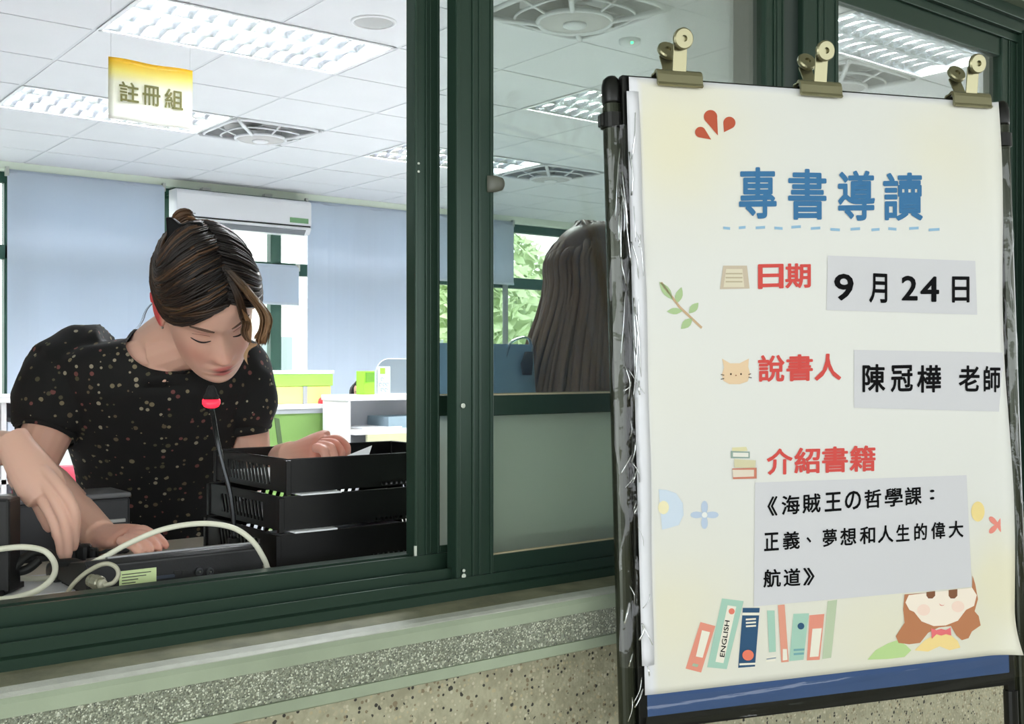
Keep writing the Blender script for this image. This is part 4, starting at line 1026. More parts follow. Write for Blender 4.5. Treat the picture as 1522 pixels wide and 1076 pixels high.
# her right hand flat on the papers beside the control box
hR = Q(182, 802, 1.555)
kR = (Q(205, 797, 1.53) - wrR).normalized(); nR = (UP * .9 - CF * .3).normalized(); nR = (nR - kR * nR.dot(kR)).normalized(); sR = kR.cross(nR)
body.loft([(wrR - kR * .01, sR * .022, nR * .018), (wrR + kR * .015, sR * .024, nR * .016), (wrR + kR * .04, sR * .031, nR * .015), (wrR + kR * .062, sR * .033, nR * .012), (wrR + kR * .072, sR * .028, nR * .008)], 18)
for pts, r in (([(196, 792, 1.545), (212, 789, 1.52), (232, 799, 1.50), (246, 811, 1.49)], .0088), ([(194, 797, 1.53), (210, 797, 1.50), (226, 806, 1.485), (236, 816, 1.475)], .0088),
               ([(188, 801, 1.51), (203, 803, 1.485), (216, 811, 1.47), (224, 820, 1.46)], .0083), ([(180, 804, 1.50), (192, 808, 1.475), (202, 815, 1.46), (208, 823, 1.455)], .0075),
               ([(172, 797, 1.585), (190, 794, 1.60), (206, 802, 1.60), (218, 810, 1.59)], .0095)):
    finger(body, [Q(*p) for p in pts], r, r * .75)
# her left hand reaching into the top tray
kL = (Q(484, 660, 1.765) - wrL).normalized(); nL = (UP * .75 - CF * .65).normalized(); nL = (nL - kL * nL.dot(kL)).normalized(); sL = kL.cross(nL)
body.loft([(wrL - kL * .012, sL * .023, nL * .019), (wrL + kL * .015, sL * .026, nL * .017), (wrL + kL * .038, sL * .034, nL * .016), (wrL + kL * .058, sL * .036, nL * .015), (wrL + kL * .068, sL * .032, nL * .011)], 18)
for pts, r in (([(482, 656, 1.775), (501, 654, 1.77), (514, 664, 1.765), (514, 680, 1.76)], .0090), ([(478, 659, 1.755), (496, 660, 1.745), (506, 672, 1.74), (503, 687, 1.735)], .0090),
               ([(474, 662, 1.74), (490, 665, 1.725), (496, 678, 1.72), (492, 690, 1.72)], .0086), ([(468, 665, 1.73), (480, 669, 1.715), (484, 681, 1.71), (480, 690, 1.71)], .0078),
               ([(462, 662, 1.79), (482, 668, 1.80), (500, 676, 1.79), (510, 684, 1.775)], .0095)):
    finger(body, [Q(*p) for p in pts], r, r * .76)
# legs down to the floor
fb = wroot
for s in (-1, 1):
    hip = pelv + side * .085 * s; hip.z -= .05
    kn = V((fb.x, fb.y, .50)) + side * .09 * s - fwd * .0; an = V((fb.x, fb.y, .085)) + side * .10 * s - fwd * .04
    limb(body, [hip, (hip + kn) / 2, kn, (kn * .6 + an * .4) - fwd * .015, an], [.085, .072, .052, .050, .036], 5)
    body.loft([(an - fwd * .05 + UP * -.055, side * .03, UP * .028), (an + UP * -.05, side * .034, UP * .034), (an + fwd * .08 - UP * .06, side * .038, UP * .022), (an + fwd * .15 - UP * .066, side * .03, UP * .014)], 14)
sk = skin_tone(HO, Xh, Fh, Uh, HS, hand=[(Q(246, 811, 1.49), .03, .7), (Q(196, 796, 1.54), .03, .5), (Q(500, 660, 1.75), .035, .9), (Q(470, 660, 1.77), .03, .6), (elR, .05, .3)])
wb = remesh_figure(body, 'body', M_skin, W1, .0022, 2, sk)
# dress: closed volume, then the neckline cut out
dr = MB()
def dw(p, k, i):
    q = p * 16; return p + V((noise.noise(q), noise.noise(q + V((5, 5, 5))), noise.noise(q + V((11, 0, 3))))) * .004
dt = [(Q(232, 505, 1.868), .060, .050), (Q(229, 517, 1.873), .120, .068), (Q(229, 538, 1.885), .162, .088), (Q(232, 585, 1.905), .166, .106), (Q(234, 625, 1.935), .160, .112), (Q(236, 690, 1.98), .141, .102), (Q(236, 755, 2.02), .130, .096), (Q(238, 810, 2.06), .155, .106), (pelv, .19, .125)]
dt += [(V((wroot.x, wroot.y, z_)) , w_, w_ * .8) for z_, w_ in ((.80, .215), (.62, .25), (.45, .28), (.43, .27))]
dr.loft([(c, side * a, fwd * b) for c, a, b in dt], 44, wob=dw)
# puff sleeves
def sleeve(path, radii, axis_up, cols=None):
    P = spline(path, 5); rr = lerp_list(radii, len(P))
    mb = dr; n0 = len(mb.v); mb.tube(P, rr, 32)
    for i in range(n0, len(mb.v)):
        p = mb.v[i]; q = p * 26; mb.v[i] = p + V((noise.noise(q), noise.noise(q + V((7, 1, 2))), noise.noise(q + V((3, 9, 4))))) * .007
sleeve([Q(165, 535, 1.885), Q(128, 545, 1.882), Q(98, 572, 1.872), Q(80, 605, 1.855), Q(70, 640, 1.84)], [.062, .066, .076, .072, .054], None)
sleeve([Q(148, 530, 1.90), Q(120, 536, 1.88), Q(92, 560, 1.86)], [.05, .058, .064], None)
sleeve([Q(310, 545, 1.94), Q(345, 552, 1.955), Q(356, 580, 1.965), Q(362, 610, 1.965), Q(363, 636, 1.965)], [.062, .064, .064, .060, .044], None)
neckc = Q(266, 497, 1.84)
def push_out(o, gap):
    T_ = wmat(W1); bv = BVHTree.FromPolygons([tuple(T_ @ v_.co) for v_ in wb.data.vertices], [tuple(p.vertices) for p in wb.data.polygons]); Ti = T_.inverted()
    for v_ in o.data.vertices:
        p = T_ @ v_.co; h, n, _, _ = bv.find_nearest(p, .06)
        if h is None: continue
        sd = (p - h).dot(n)
        if sd < gap: v_.co = Ti @ (p + n * (gap - sd))
def dress_cut(o):
    bm = bmesh.new(); bm.from_mesh(o.data); T_ = wmat(W1)
    dead = []
    for v_ in bm.verts:
        d = (T_ @ v_.co) - neckc
        if (d.dot(CR) / .077) ** 2 + (d.z / (.062 if d.dot(fwd) > -.09 else .03)) ** 2 < 1: dead.append(v_)
        elif (T_ @ v_.co).z < .44: dead.append(v_)
    bmesh.ops.delete(bm, geom=dead, context='VERTS')
    for _ in range(30):
        new = {}
        for v_ in bm.verts:
            if v_.is_boundary:
                nb = [e.other_vert(v_) for e in v_.link_edges if e.is_boundary]
                if len(nb) == 2: new[v_] = v_.co * .4 + (nb[0].co + nb[1].co) * .3
        for v_, c in new.items(): v_.co = c
    bm.to_mesh(o.data); bm.free(); o.data.shade_smooth()
do = remesh_figure(dr, 'dress', dress_mat('black_floral_fabric'), W1, .005, 3)
push_out(do, .005); dress_cut(do); md = do.modifiers.new('s', 'SOLIDIFY'); md.thickness = .0025; md.offset = 0
b_ = MB(); 
# sleeve bands gathered at the hem
for c, ax, r in ((Q(69, 644, 1.838), (elR - shR).normalized(), .051), (Q(363, 640, 1.965), (elL - shL).normalized(), .043)):
    a = ax.orthogonal().normalized(); bb = ax.cross(a)
    b_ = MB().loft([(c - ax * .010, a * r * 1.04, bb * r * 1.04), (c, a * r, bb * r), (c + ax * .006, a * r * .97, bb * r * .97)], 28, cap=False)
    o = b_.build('sleeve_band', MATS['black_floral_fabric'], W1, smooth=True); md = o.modifiers.new('s', 'SOLIDIFY'); md.thickness = .003

# hair
M_hair = attr_mat('hair_strands', .46, .35)
def hp(x, y, z): return HO + (Xh * x + Fh * y + Uh * z) * HS
EC = (0, -.012, .032); ER = (.0795, .109, .105)
def ep(d, k=1.0):
    """point on the hair shell in direction d"""
    L_ = math.sqrt((d[0] / ER[0]) ** 2 + (d[1] / ER[1]) ** 2 + (d[2] / ER[2]) ** 2)
    return V((EC[0] + d[0] / L_ * k, EC[1] + d[1] / L_ * k, EC[2] + d[2] / L_ * k))
dark = C(30, 24, 22); dark2 = C(20, 17, 17); brown = C(118, 84, 56); tan = C(172, 134, 96)
hairm = MB()
rg = random.Random(11)
# cap
N1, N2 = 60, 44; vs = []; fs = []; cl = []; keep = {}
for j in range(N2 + 1):
    ph = math.pi * j / N2
    for i in range(N1):
        th = 2 * math.pi * i / N1
        d = (math.sin(ph) * math.cos(th), math.sin(ph) * math.sin(th), math.cos(ph)); q = ep(d, .985)
        keep[(j, i)] = not ((q.y > .012 - .25 * (q.z - .02) and q.z < .068 - abs(q.x) * .10 and q.y > .0) or q.z < -.045 or (q.y > -.015 and q.z < .022))
        vs.append(hp(*q))
for j in range(N2):
    for i in range(N1):
        k_ = (i + 1) % N1
        if keep[(j, i)] and keep[(j, k_)] and keep[(j + 1, i)] and keep[(j + 1, k_)]: fs.append((j * N1 + i, (j + 1) * N1 + i, (j + 1) * N1 + k_, j * N1 + k_))
hairm.add(vs, fs, dark2)
BUN = V((-.006, -.100, .085))
def strand(P, r, c0, c1, flat=.45, seg=6):
    Pw = [hp(*p) for p in P]; n = len(Pw)
    rr = [r * (.35 + .65 * math.sin(math.pi * min(1, .12 + .88 * i / (n - 1)) ** .8)) if i else r * .4 for i in range(n)]; rr[-1] = r * .15
    cols = [mixc(c0, c1, (i / (n - 1)) ** 1.2) for i in range(n)]
    hairm.tube(Pw, rr, seg, cols=cols, flat=flat)
def shell_path(a, m, b, n=12, k=1.0, lift=0.0):
    """path over the hair shell through three directions"""
    out = []; A_, M_, B_ = V(a) - V(EC), V(m) - V(EC), V(b) - V(EC)
    for i in range(n + 1):
        t = i / n; d = A_ * (1 - t) ** 2 + (M_ * 2 - (A_ + B_) * .5) * 2 * t * (1 - t) * 1.0 + B_ * t * t if False else (A_.normalized() * (1 - t) * (1 - 2 * t) + M_.normalized() * 4 * t * (1 - t) + B_.normalized() * t * (2 * t - 1))
        out.append(ep(d, k + lift * math.sin(math.pi * t)))
    return out
# hair combed from the parting over her right side, past the ear, to the clip
for k in range(210):
    u = rg.random(); s_ = rg.uniform(0, 1)
    a = V((.012 + rg.uniform(-.003, .003), .092 - .17 * u, .085 + .05 * math.sin(u * 1.9)))
    m_ = V((-.075, .035 - .085 * u * .9, .030 + .078 * u + rg.uniform(-.012, .012)))
    b = BUN + V((rg.uniform(-.02, .01), rg.uniform(-.01, .01), rg.uniform(-.02, .02)))
    c1 = mixc(dark, brown, rg.random() ** 2 * .8)
    c0 = dark if rg.random() < .8 else mixc(dark, brown, .5)
    strand(shell_path(a, m_, b, 12, .99 + rg.random() * .045, .03), rg.uniform(.0035, .0065), c0, c1)
# lower right side: sweeps from temple over the ear top
for k in range(46):
    u = rg.random()
    a = V((-.045 - .02 * u, .080 - .02 * u, .062 - .012 * u)); m_ = V((-.082, .008 - .012 * u, .040 + .010 * rg.random())); b = V((-.040 - .02 * rg.random(), -.085, .02 + .06 * rg.random()))
    strand(shell_path(a, m_, b, 10, .99 + rg.random() * .05), rg.uniform(.003, .0055), mixc(dark, brown, .3), mixc(brown, tan, rg.random() * .8))
# from the parting over her forehead to her right
for k in range(44):
    u = rg.random()
    a = V((.012, .090, .086)); m_ = V((-.034 + rg.uniform(-.004, .004), .096, .068 + .012 * rg.random())); b = V((-.076, .045 - .03 * u, .040 - .006 * u))
    strand(shell_path(a, m_, b, 10, 1.0 + rg.random() * .05), rg.uniform(.003, .006), dark, mixc(dark, brown, rg.random() * .7))
# her left side
for k in range(130):
    u = rg.random()
    a = V((.012 + rg.uniform(-.003, .003), .092 - .17 * u, .085 + .05 * math.sin(u * 1.9))); m_ = V((.078, .03 - .075 * u, .03 + .07 * u)); b = BUN + V((rg.uniform(0, .03), rg.uniform(-.01, .01), rg.uniform(-.02, .02)))
    strand(shell_path(a, m_, b, 12, .99 + rg.random() * .05, .03), rg.uniform(.0035, .0065), dark, mixc(dark, brown, rg.random() ** 2))
# nape
for k in range(60):
    u = rg.uniform(-1, 1)
    a = V((.070 * u, -.035 - .02 * rg.random(), -.050)); m_ = V((.050 * u, -.085, .0)); b = BUN + V((.01 * u, 0, -.02))
    strand(shell_path(a, m_, b, 8, .97 + rg.random() * .05), rg.uniform(.003, .006), mixc(dark, brown, .3 * rg.random()), dark)
# long fringe hanging at her left temple, in screen-free world coordinates
def hang(a, pts, r, c0, c1):
    P = spline([hp(*a)] + pts, 6); n = len(P)
    rr = [r * (.5 + .5 * math.sin(math.pi * (i / (n - 1)) ** .7)) for i in range(n)]; rr[-1] = r * .15
    hairm.tube(P, rr, 6, cols=[mixc(c0, c1, i / (n - 1)) for i in range(n)], flat=.5)
for k in range(110):
    u = rg.random(); jx = rg.uniform(-2.5, 2.5); w_ = rg.random()
    dd = 1.665 + .05 * rg.random()
    a = tuple(ep((.010 + .008 * u, .052, .095), 1.01)); z1 = .012 * u
    P = [hp(*ep((.030 + .012 * u, .082, .072 + z1), 1.05 + .03 * w_)), hp(*ep((.040 + .014 * u, .086, .052 + z1), 1.06 + .03 * w_)), Q(386 + 14 * u + jx, 466, dd), Q(387 + 15 * u + jx, 486, dd), Q(382 + 16 * u - 5 * w_ + jx, 518 - 16 * w_ - 6 * u, dd)]
    hang(a, P, rg.uniform(.0022, .0042), dark, mixc(brown, tan, w_))
for k in range(34):
    u = rg.random(); jx = rg.uniform(-2, 2); dd = 1.655 + .02 * rg.random()
    a = tuple(ep((.010, .052, .095), 1.01))
    P = [hp(*ep((.020 + .012 * u, .092, .064), 1.05)), hp(*ep((.024 + .014 * u, .105, .024), 1.10)), Q(359 + 12 * u + jx, 480, dd), Q(357 + 12 * u + jx, 495, dd), Q(364 + 10 * u + jx, 505 + 6 * u, dd)]
    hang(a, P, rg.uniform(.0018, .003), dark, mixc(dark, brown, .6 + .4 * u))
for k in range(12):
    u = rg.random(); dd = 1.66
    hang((.03, .088, .07), [Q(366 + 8 * u, 480, dd), Q(372, 508 + 4 * u, dd), Q(382 - 12 * u, 512, dd), Q(370 - 8 * u, 520 + 10 * u, dd), Q(366 + 3 * u, 535 + 8 * u, dd)], .0011, brown, tan)
for k in range(4):
    u = rg.random(); hang((-.03, -.085, -.03), [Q(224 - 4 * u, 455, 1.86), Q(215 - 8 * u, 475 + 6 * u, 1.87), Q(206 - 10 * u, 492, 1.87)], .0004, dark, mixc(dark, brown, .5))
# twisted bun
for k in range(16):
    a0_ = rg.uniform(0, 6.28); P = []
    for i in range(12):
        t = a0_ + i * .42; rr_ = .012 + .003 * math.sin(k)
        P.append((BUN.x + rr_ * math.cos(t), BUN.y - .014 - .01 * math.sin(k * 2.1), BUN.z + .004 + rr_ * math.sin(t)))
    strand(P, .0055, mixc(dark, brown, .3), mixc(brown, tan, .4 * rg.random()))
hairm.build('hair', M_hair, W1, smooth=True, label='dark brown hair pinned up, long fringe at the side')
# black bow-like claw clip
def poly3(name, pxs, d, t, m, parent, bev=.002):
    c = Q(*pxs[0], d); P = [Q(x, y, d) - c for x, y in pxs]
    return MB().prism([(p.dot(CR), p.z) for p in P], c, CR, UP, CF, t).build(name, m, parent, bevel=bev)
cl_ = poly3('hair_clip', [(245, 321), (256, 323), (268, 333), (281, 330), (300, 329), (303, 338), (286, 345), (272, 352), (258, 360), (249, 371), (247, 350)], (hp(*BUN) - CAMP).dot(CF) - .06, .022, mat('clip_black', C(7, 7, 8), .65, spec=.2), W1, .004)
cl_['label'] = 'black claw clip'
# brows and lashes laid on the skin
bvh = BVHTree.FromPolygons([tuple(wmat(W1) @ v_.co) for v_ in wb.data.vertices], [tuple(p.vertices) for p in wb.data.polygons])
def on_face(x, z, off=.0004):
    h, n, _, _ = bvh.ray_cast(hp(x, .2, z), -Fh)
    return (h + n * off) if h is not None else hp(x, .095, z)
for s in (-1, 1):
    MB().tube([on_face(s * (.014 + .034 * t), .0285 + .006 * math.sin(t * 2.4)) for t in [i / 10 for i in range(11)]], [.0017 + .0010 * math.sin(math.pi * min(1, t * 1.1)) for t in [i / 10 for i in range(11)]], 8, flat=.35, up=Fh).build('eyebrow', mat('brow_hair', C(104, 78, 66), .8), W1, smooth=True)
    MB().tube([on_face(s * (.018 + .028 * t), .0035 - .0045 * math.sin(math.pi * t), .0006) for t in [i / 10 for i in range(11)]], [.0006 + .0008 * math.sin(math.pi * t) for t in [i / 10 for i in range(11)]], 8).build('eyelashes', mat('lash', C(34, 24, 24), .7), W1, smooth=True)
    MB().tube([on_face(s * (.019 + .025 * t), .0125 + .0015 * math.sin(math.pi * t), .0) for t in [i / 10 for i in range(11)]], .0005, 6).build('eyelid_crease', mat('crease', C(150, 96, 84), .7), W1, smooth=True)
q_ = hp(-.0755, .004, -.032); MB().ball(q_, .0022, 8, 6).build('earring', M_metal, W1, smooth=True)

# ---- generic upright person for those mostly hidden
def simple_person(pos, facing, H, name_label, skinc, top_m, bottom_m, hair_c, long_hair=True, arms=None, seated=False, hair=True, extra=None, headtilt=0, pelv_up=0):
    """standing (or seated) figure: pos on the floor; arms = {'R': (elbow, wrist), 'L': ...}"""
    k = H / 1.62; f = V(facing).normalized(); s = f.cross(UP) * -1; up = UP
    s = UP.cross(f)      # its left
    P = thing('person', name_label, 'person', (pos[0], pos[1], 0)); B = V((pos[0], pos[1], 0))
    zp = .88 * k if not seated else .50
    pel = B + UP * zp; ch = pel + UP * .36 * k; sh = pel + UP * .48 * k; ho = pel + UP * .65 * k + f * .01
    ff = (f - UP * headtilt).normalized(); uu = (UP + f * headtilt).normalized()
    b = MB(); head_mesh(b, ho, s, ff, uu, 1.0 * k)
    limb(b, [ho - uu * .05, ho - uu * .09, sh + UP * .01], [.05, .05, .07], 4)
    tt = [(sh + UP * .03, .07, .05), (sh, .15, .07), (ch, .155, .1), (pel + UP * .17, .12, .085), (pel, .155, .1), (pel - UP * .08, .15, .1)]
    b.loft([(c, s * a * k, f * d_ * k) for c, a, d_ in tt], 24)
    slv = MB()
    for nm, sg in (('L', 1), ('R', -1)):
        S0 = sh + s * .165 * k * sg - UP * .02
        if arms and nm in arms: El, Wr = arms[nm][:2]
        else: El = S0 - UP * .27 * k + s * .03 * sg; Wr = El - UP * .22 * k + f * .06
        limb(b, [S0, (S0 + El) / 2, El], [.045, .04, .034], 5); limb(b, [El, (El + Wr) / 2, Wr], [.035, .031, .022], 5)
        slv.loft([(S0 - s * sg * .03 + UP * .012, (s * .0 + f) * .06, UP * .06)] + [(S0 + (El - S0) * t, *(lambda ax: (ax.orthogonal().normalized() * r_, ax.cross(ax.orthogonal().normalized()) * r_))((El - S0).normalized())) for t, r_ in ((.05, .062), (.4, .058), (.62, .052))], 20)
        if arms and nm in arms and len(arms[nm]) > 2:
            arms[nm][2](b)
        else:
            d_ = (Wr - El).normalized(); n_ = s * -sg; n_ = (n_ - d_ * n_.dot(d_)).normalized(); w_ = d_.cross(n_)
            b.loft([(Wr, w_ * .024, n_ * .017), (Wr + d_ * .04, w_ * .034, n_ * .014), (Wr + d_ * .075, w_ * .036, n_ * .011)], 14)
            for q, (o_, l_) in enumerate(((-.027, .062), (-.009, .070), (.009, .066), (.027, .052))):
                a_ = Wr + d_ * .07 + w_ * o_; finger(b, [a_, a_ + d_ * l_ * .5 + n_ * .004, a_ + d_ * l_ + n_ * .016], .008, .006)
            a_ = Wr + d_ * .02 + w_ * (.026 if f.dot(w_) > 0 else -.026); finger(b, [a_, a_ + d_ * .03 + f * .02, a_ + d_ * .055 + f * .026], .009, .007)
    for sg in (-1, 1):
        hip = pel + s * .085 * k * sg - UP * .04
        if seated: kn = hip + f * .42 * k; an = V((kn.x, kn.y, .085)) - f * .02
        else: kn = B + s * .085 * sg + UP * .47 * k; an = B + s * .09 * sg + UP * .085
        limb(b, [hip, (hip + kn) / 2, kn, kn * .6 + an * .4 - f * .01, an], [.083, .072, .053, .05, .037], 5)
        b.loft([(an - f * .05 - UP * .052, s * .03, UP * .028), (an - UP * .05, s * .034, UP * .034), (an + f * .08 - UP * .06, s * .038, UP * .024), (an + f * .15 - UP * .066, s * .03, UP * .017)], 14)
    tone = skin_tone(ho, s, ff, uu, k, base=skinc)
    bo = remesh_figure(b, 'body', M_skin, P, .0032 if not (arms and 'fine' in arms) else .0019, 2, tone)
    slv.loft([(c, s * (a + .016) * k, f * (d_ + .016) * k) for c, a, d_ in tt[1:]], 30, wob=dw)
    remesh_figure(slv, 'top', top_m, P, .007, 3)
    lg = MB()
    for sg in (-1, 1):
        hip = pel + s * .085 * k * sg + UP * .02
        if seated: kn = pel + s * .085 * k * sg - UP * .04 + f * .42 * k; an = V((kn.x, kn.y, .12)) - f * .02
        else: kn = B + s * .085 * sg + UP * .47 * k; an = B + s * .09 * sg + UP * .10
        limb(lg, [hip, (hip + kn) / 2, kn, an], [.105, .09, .07, .06], 5, 18)
    lg.loft([(pel + UP * .06, s * .15 * k, f * .108 * k), (pel, s * .17 * k, f * .118 * k), (pel - UP * .08, s * .165 * k, f * .115 * k)], 24)
    remesh_figure(lg, 'trousers', bottom_m, P, .009, 3)
    for sg in (-1, 1):
        if seated: an = pel + s * .085 * k * sg - UP * .04 + f * .40 * k; an.z = .085
        else: an = B + s * .09 * sg + UP * .085
        MB().loft([(an - f * .065 - UP * .07, s * .028, UP * .012), (an - f * .055 - UP * .045, s * .036, UP * .038), (an + UP * -.045, s * .040, UP * .038), (an + f * .09 - UP * .055, s * .044, UP * .028), (an + f * .165 - UP * .066, s * .034, UP * .017)], 18).build('shoe', mat('black_shoe', C(24, 24, 26), .4), P, smooth=True)
    bv = BVHTree.FromPolygons([tuple(wmat(P) @ v_.co) for v_ in bo.data.vertices], [tuple(p.vertices) for p in bo.data.polygons])
    def fp(x, z, off=.0005):
        h, n, _, _ = bv.ray_cast(ho + (s * x + ff * .2 + uu * z) * k, -ff); return (h + n * off) if h is not None else ho + (s * x + ff * .09 + uu * z) * k
    for sg in (-1, 1):
        MB().tube([fp(sg * (.014 + .034 * t), .0285 + .006 * math.sin(t * 2.4)) for t in [i / 8 for i in range(9)]], .0018, 8, flat=.4, up=ff).build('eyebrow', mat('brow_hair', C(104, 78, 66), .8), P, smooth=True)
        MB().ball(fp(sg * .031, .006, -.0012), (.0105, .0035, .0048), 14, 8, (s, ff, uu)).build('eye', mat('eye_white', C(236, 234, 230), .25), P, smooth=True)
        MB().ball(fp(sg * .031, .006, .0012), (.0044, .0022, .0044), 12, 8, (s, ff, uu)).build('iris', mat('iris_dark', C(42, 28, 22), .2), P, smooth=True)
        MB().tube([fp(sg * (.020 + .023 * t), .0085 + .0035 * math.sin(math.pi * t), .0022) for t in [i / 8 for i in range(9)]], .0012, 6).build('eyelashes', mat('lash', C(34, 24, 24), .7), P, smooth=True)
    if hair:
        hm = MB(); rg2 = random.Random(int(pos[0] * 100)); O_ = ho
        def lp(x, y, z): return O_ + (s * x + ff * y + uu * z) * k
        vs = []; fs = []; N1, N2 = 40, 28; kp = {}
        for j in range(N2 + 1):
            ph = math.pi * j / N2
            for i in range(N1):
                th = 2 * math.pi * i / N1; q = ep((math.sin(ph) * math.cos(th), math.sin(ph) * math.sin(th), math.cos(ph)), 1.0)
                kp[(j, i)] = not ((q.y > .01 and q.z < .072) or q.z < -.05); vs.append(lp(*q))
        for j in range(N2):
            for i in range(N1):
                k_ = (i + 1) % N1
                if kp[(j, i)] and kp[(j, k_)] and kp[(j + 1, i)] and kp[(j + 1, k_)]: fs.append((j * N1 + i, (j + 1) * N1 + i, (j + 1) * N1 + k_, j * N1 + k_))
        hm.add(vs, fs, hair_c[0])
        L = .46 if long_hair is True else (long_hair or .12)
        for q in range(260):
            a = rg2.uniform(-2.35, 2.35); rr_ = rg2.uniform(.94, 1.10); sx = math.sin(a); cy = -math.cos(a)
            top = (rg2.uniform(-.006, .006) + sx * .008, rg2.uniform(-.05, .06), .137)
            p1 = (sx * .080 * rr_, -.012 + cy * .098 * rr_, .062); p2 = (sx * .092 * rr_, -.02 + cy * .10 * rr_, -.03)
            w_ = 1.15 + .35 * rg2.random()
            p3 = (sx * .098 * w_, -.045 + cy * .098 * w_ * rr_, -.03 - L * .45); p4 = (sx * .096 * w_ + rg2.uniform(-.01, .01), -.05 + cy * .098 * w_ * rr_, -.03 - L * (.85 + .2 * rg2.random()))
            Pm = spline([lp(*top), lp(*p1), lp(*p2), O_ + (s * p3[0] + f * p3[1] + UP * p3[2]) * k, O_ + (s * p4[0] + f * p4[1] + UP * p4[2]) * k], 4)
            n = len(Pm); hm.tube(Pm, [(.0085 if 2 < i < n - 3 else .005) for i in range(n - 1)] + [.001], 6, cols=[mixc(hair_c[0], hair_c[1], (i / n) * rg2.uniform(.6, 1.1)) for i in range(n)], flat=.5)
        hm.build('hair', M_hair, P, smooth=True)
    return P
M_top_d = mat('charcoal_knit', C(44, 44, 50), .9, bump=(300, .3)); M_trs = mat('dark_trousers', C(34, 36, 44), .85)
pb = Q(893, 548, 2.40)
simple_person((pb.x, pb.y + .02), (CR * .85 + CF * .5), 1.605, 'person with long loose brown hair seen from behind through the tinted glass', C(222, 176, 154), mat('taupe_knit', C(120, 98, 84), .9, bump=(300, .3)), M_trs, (C(108, 84, 68), C(152, 120, 94)), True)
ps = QY(533, 585, 7.35)
simple_person((ps.x + .03, 7.35), (-.6, -.8, 0), 1.56, 'seated person behind the shelf, only dark hair and a sliver of face showing', C(226, 180, 158), mat('pale_shirt', C(196, 204, 214), .8), M_trs, (C(26, 24, 26), C(40, 34, 32)), .10, seated=True)
sc_ch = thing('chair', 'grey office chair under the seated person behind the shelf', 'chair', (ps.x + .05, 7.37, 0))
MB().box(ps.x - .2, ps.x + .3, 7.12, 7.6, .40, .44).build('seat', M_grey, sc_ch, bevel=.01)
MB().box(ps.x - .12, ps.x + .28, 7.60, 7.64, .44, .95).build('backrest', M_grey, sc_ch, bevel=.01)
for (a, b) in ((-.18, 7.14), (.28, 7.14), (-.18, 7.58), (.28, 7.58)): MB().box(ps.x + a - .012, ps.x + a + .012, b - .012, b + .012, 0, .40).build('leg', M_black, sc_ch)

# ---- colleague at the left, only forearm and hand in frame
def left_hand(b):
    w0 = Q(26, 668, 1.47); k1 = Q(71, 737, 1.445)
    d_ = (k1 - w0).normalized(); n_ = (-CF + CR * .35 + UP * .25); n_ = (n_ - d_ * n_.dot(d_)).normalized(); w_ = d_.cross(n_)
    L_ = (k1 - w0).length
    b.loft([(w0 - d_ * .02, w_ * .024, n_ * .019), (w0, w_ * .024, n_ * .018), (w0 + d_ * L_ * .4, w_ * .029, n_ * .018), (w0 + d_ * L_ * .75, w_ * .031, n_ * .016), (w0 + d_ * L_ * 1.0, w_ * .028, n_ * .011)], 20)
    for pts, r in (([(34, 706, 1.465), (46, 732, 1.458), (56, 752, 1.452), (66, 772, 1.455), (72, 786, 1.46)], .0084), ([(46, 712, 1.455), (62, 742, 1.442), (77, 768, 1.437), (88, 800, 1.44), (92, 826, 1.448)], .0084),
                   ([(58, 706, 1.45), (79, 738, 1.436), (93, 768, 1.432), (100, 798, 1.438), (101, 827, 1.446)], .0082), ([(64, 698, 1.452), (88, 722, 1.438), (110, 757, 1.436), (112, 784, 1.445), (110, 814, 1.455)], .0082),
                   ([(44, 700, 1.49), (66, 735, 1.51), (80, 770, 1.515), (86, 800, 1.51)], .0100)):
        finger(b, [Q(*p) for p in pts], r, r * .76)
pl_ = QY(-150, 700, 1.98)
elw = Q(-150, 665, 1.72); wrs = Q(24, 666, 1.472)
simple_person((pl_.x - .05, pl_.y), (.35, -1, 0), 1.60, 'person left of the photo, only a forearm and pressing hand in view', C(222, 178, 158), mat('beige_knit', C(206, 192, 170), .9), M_trs, (C(30, 26, 26), C(60, 46, 40)), .25, arms={'L': (elw, wrs, left_hand), 'fine': 1})
# ================================================================== easel with the poster
# poster plane: pose found from the four corners of a 0.614 x 0.841 m sheet
_R = ((0.95143182, -0.02401322, -0.30692157), (0.01516582, 0.99939875, -0.0311791), (0.30748574, 0.02501007, 0.95122396)); _T = (0.15954107, 0.39948344, 1.51120472)
def c2w(v): return CR * v[0] + UP * v[1] + CF * v[2]
PX = c2w((_R[0][0], _R[1][0], _R[2][0])).normalized(); PY = c2w((_R[0][1], _R[1][1], _R[2][1])).normalized(); PN = PX.cross(PY).normalized()
P0 = CAMP + c2w(_T); PW, PH = .6136, .841
if PN.dot(CF) > 0: PN = -PN
def S_(px, py):
    """poster-plane coordinates (s right, t down) under a pixel"""
    r = ray(px, py); t = (P0 - CAMP).dot(PN) / r.dot(PN); p = CAMP + r * t - P0
    return p.dot(PX), -p.dot(PY)
def W_(s, t, n=0.0): return P0 + PX * s - PY * t + PN * n
es = thing('easel', 'black and olive tubular poster easel wrapped in clear film, in front of the window', 'easel', V((W_(.3, 1.2).x, W_(.3, 1.2).y, 0)))
M_post = mat('olive_black_tube', C(50, 54, 42), .22, .5); M_bar = mat('black_easel_steel', C(22, 23, 20), .35, .4); M_board = mat('blue_board', C(54, 84, 132), .5, var=(8, .05))
M_film = clear_mat('clear_film', (.95, .96, .96, 1), .03, .10, bump=(30, .5), gmax=.22); M_film2 = clear_mat('clear_film_soft', (.95, .96, .96, 1), .03, .12, bump=(18, .7))
def down(s, t, n=0):       # where the post through (s,t) meets the floor
    p = W_(s, t, n); k = p.z / PY.z; return p - PY * k
tk = -.021
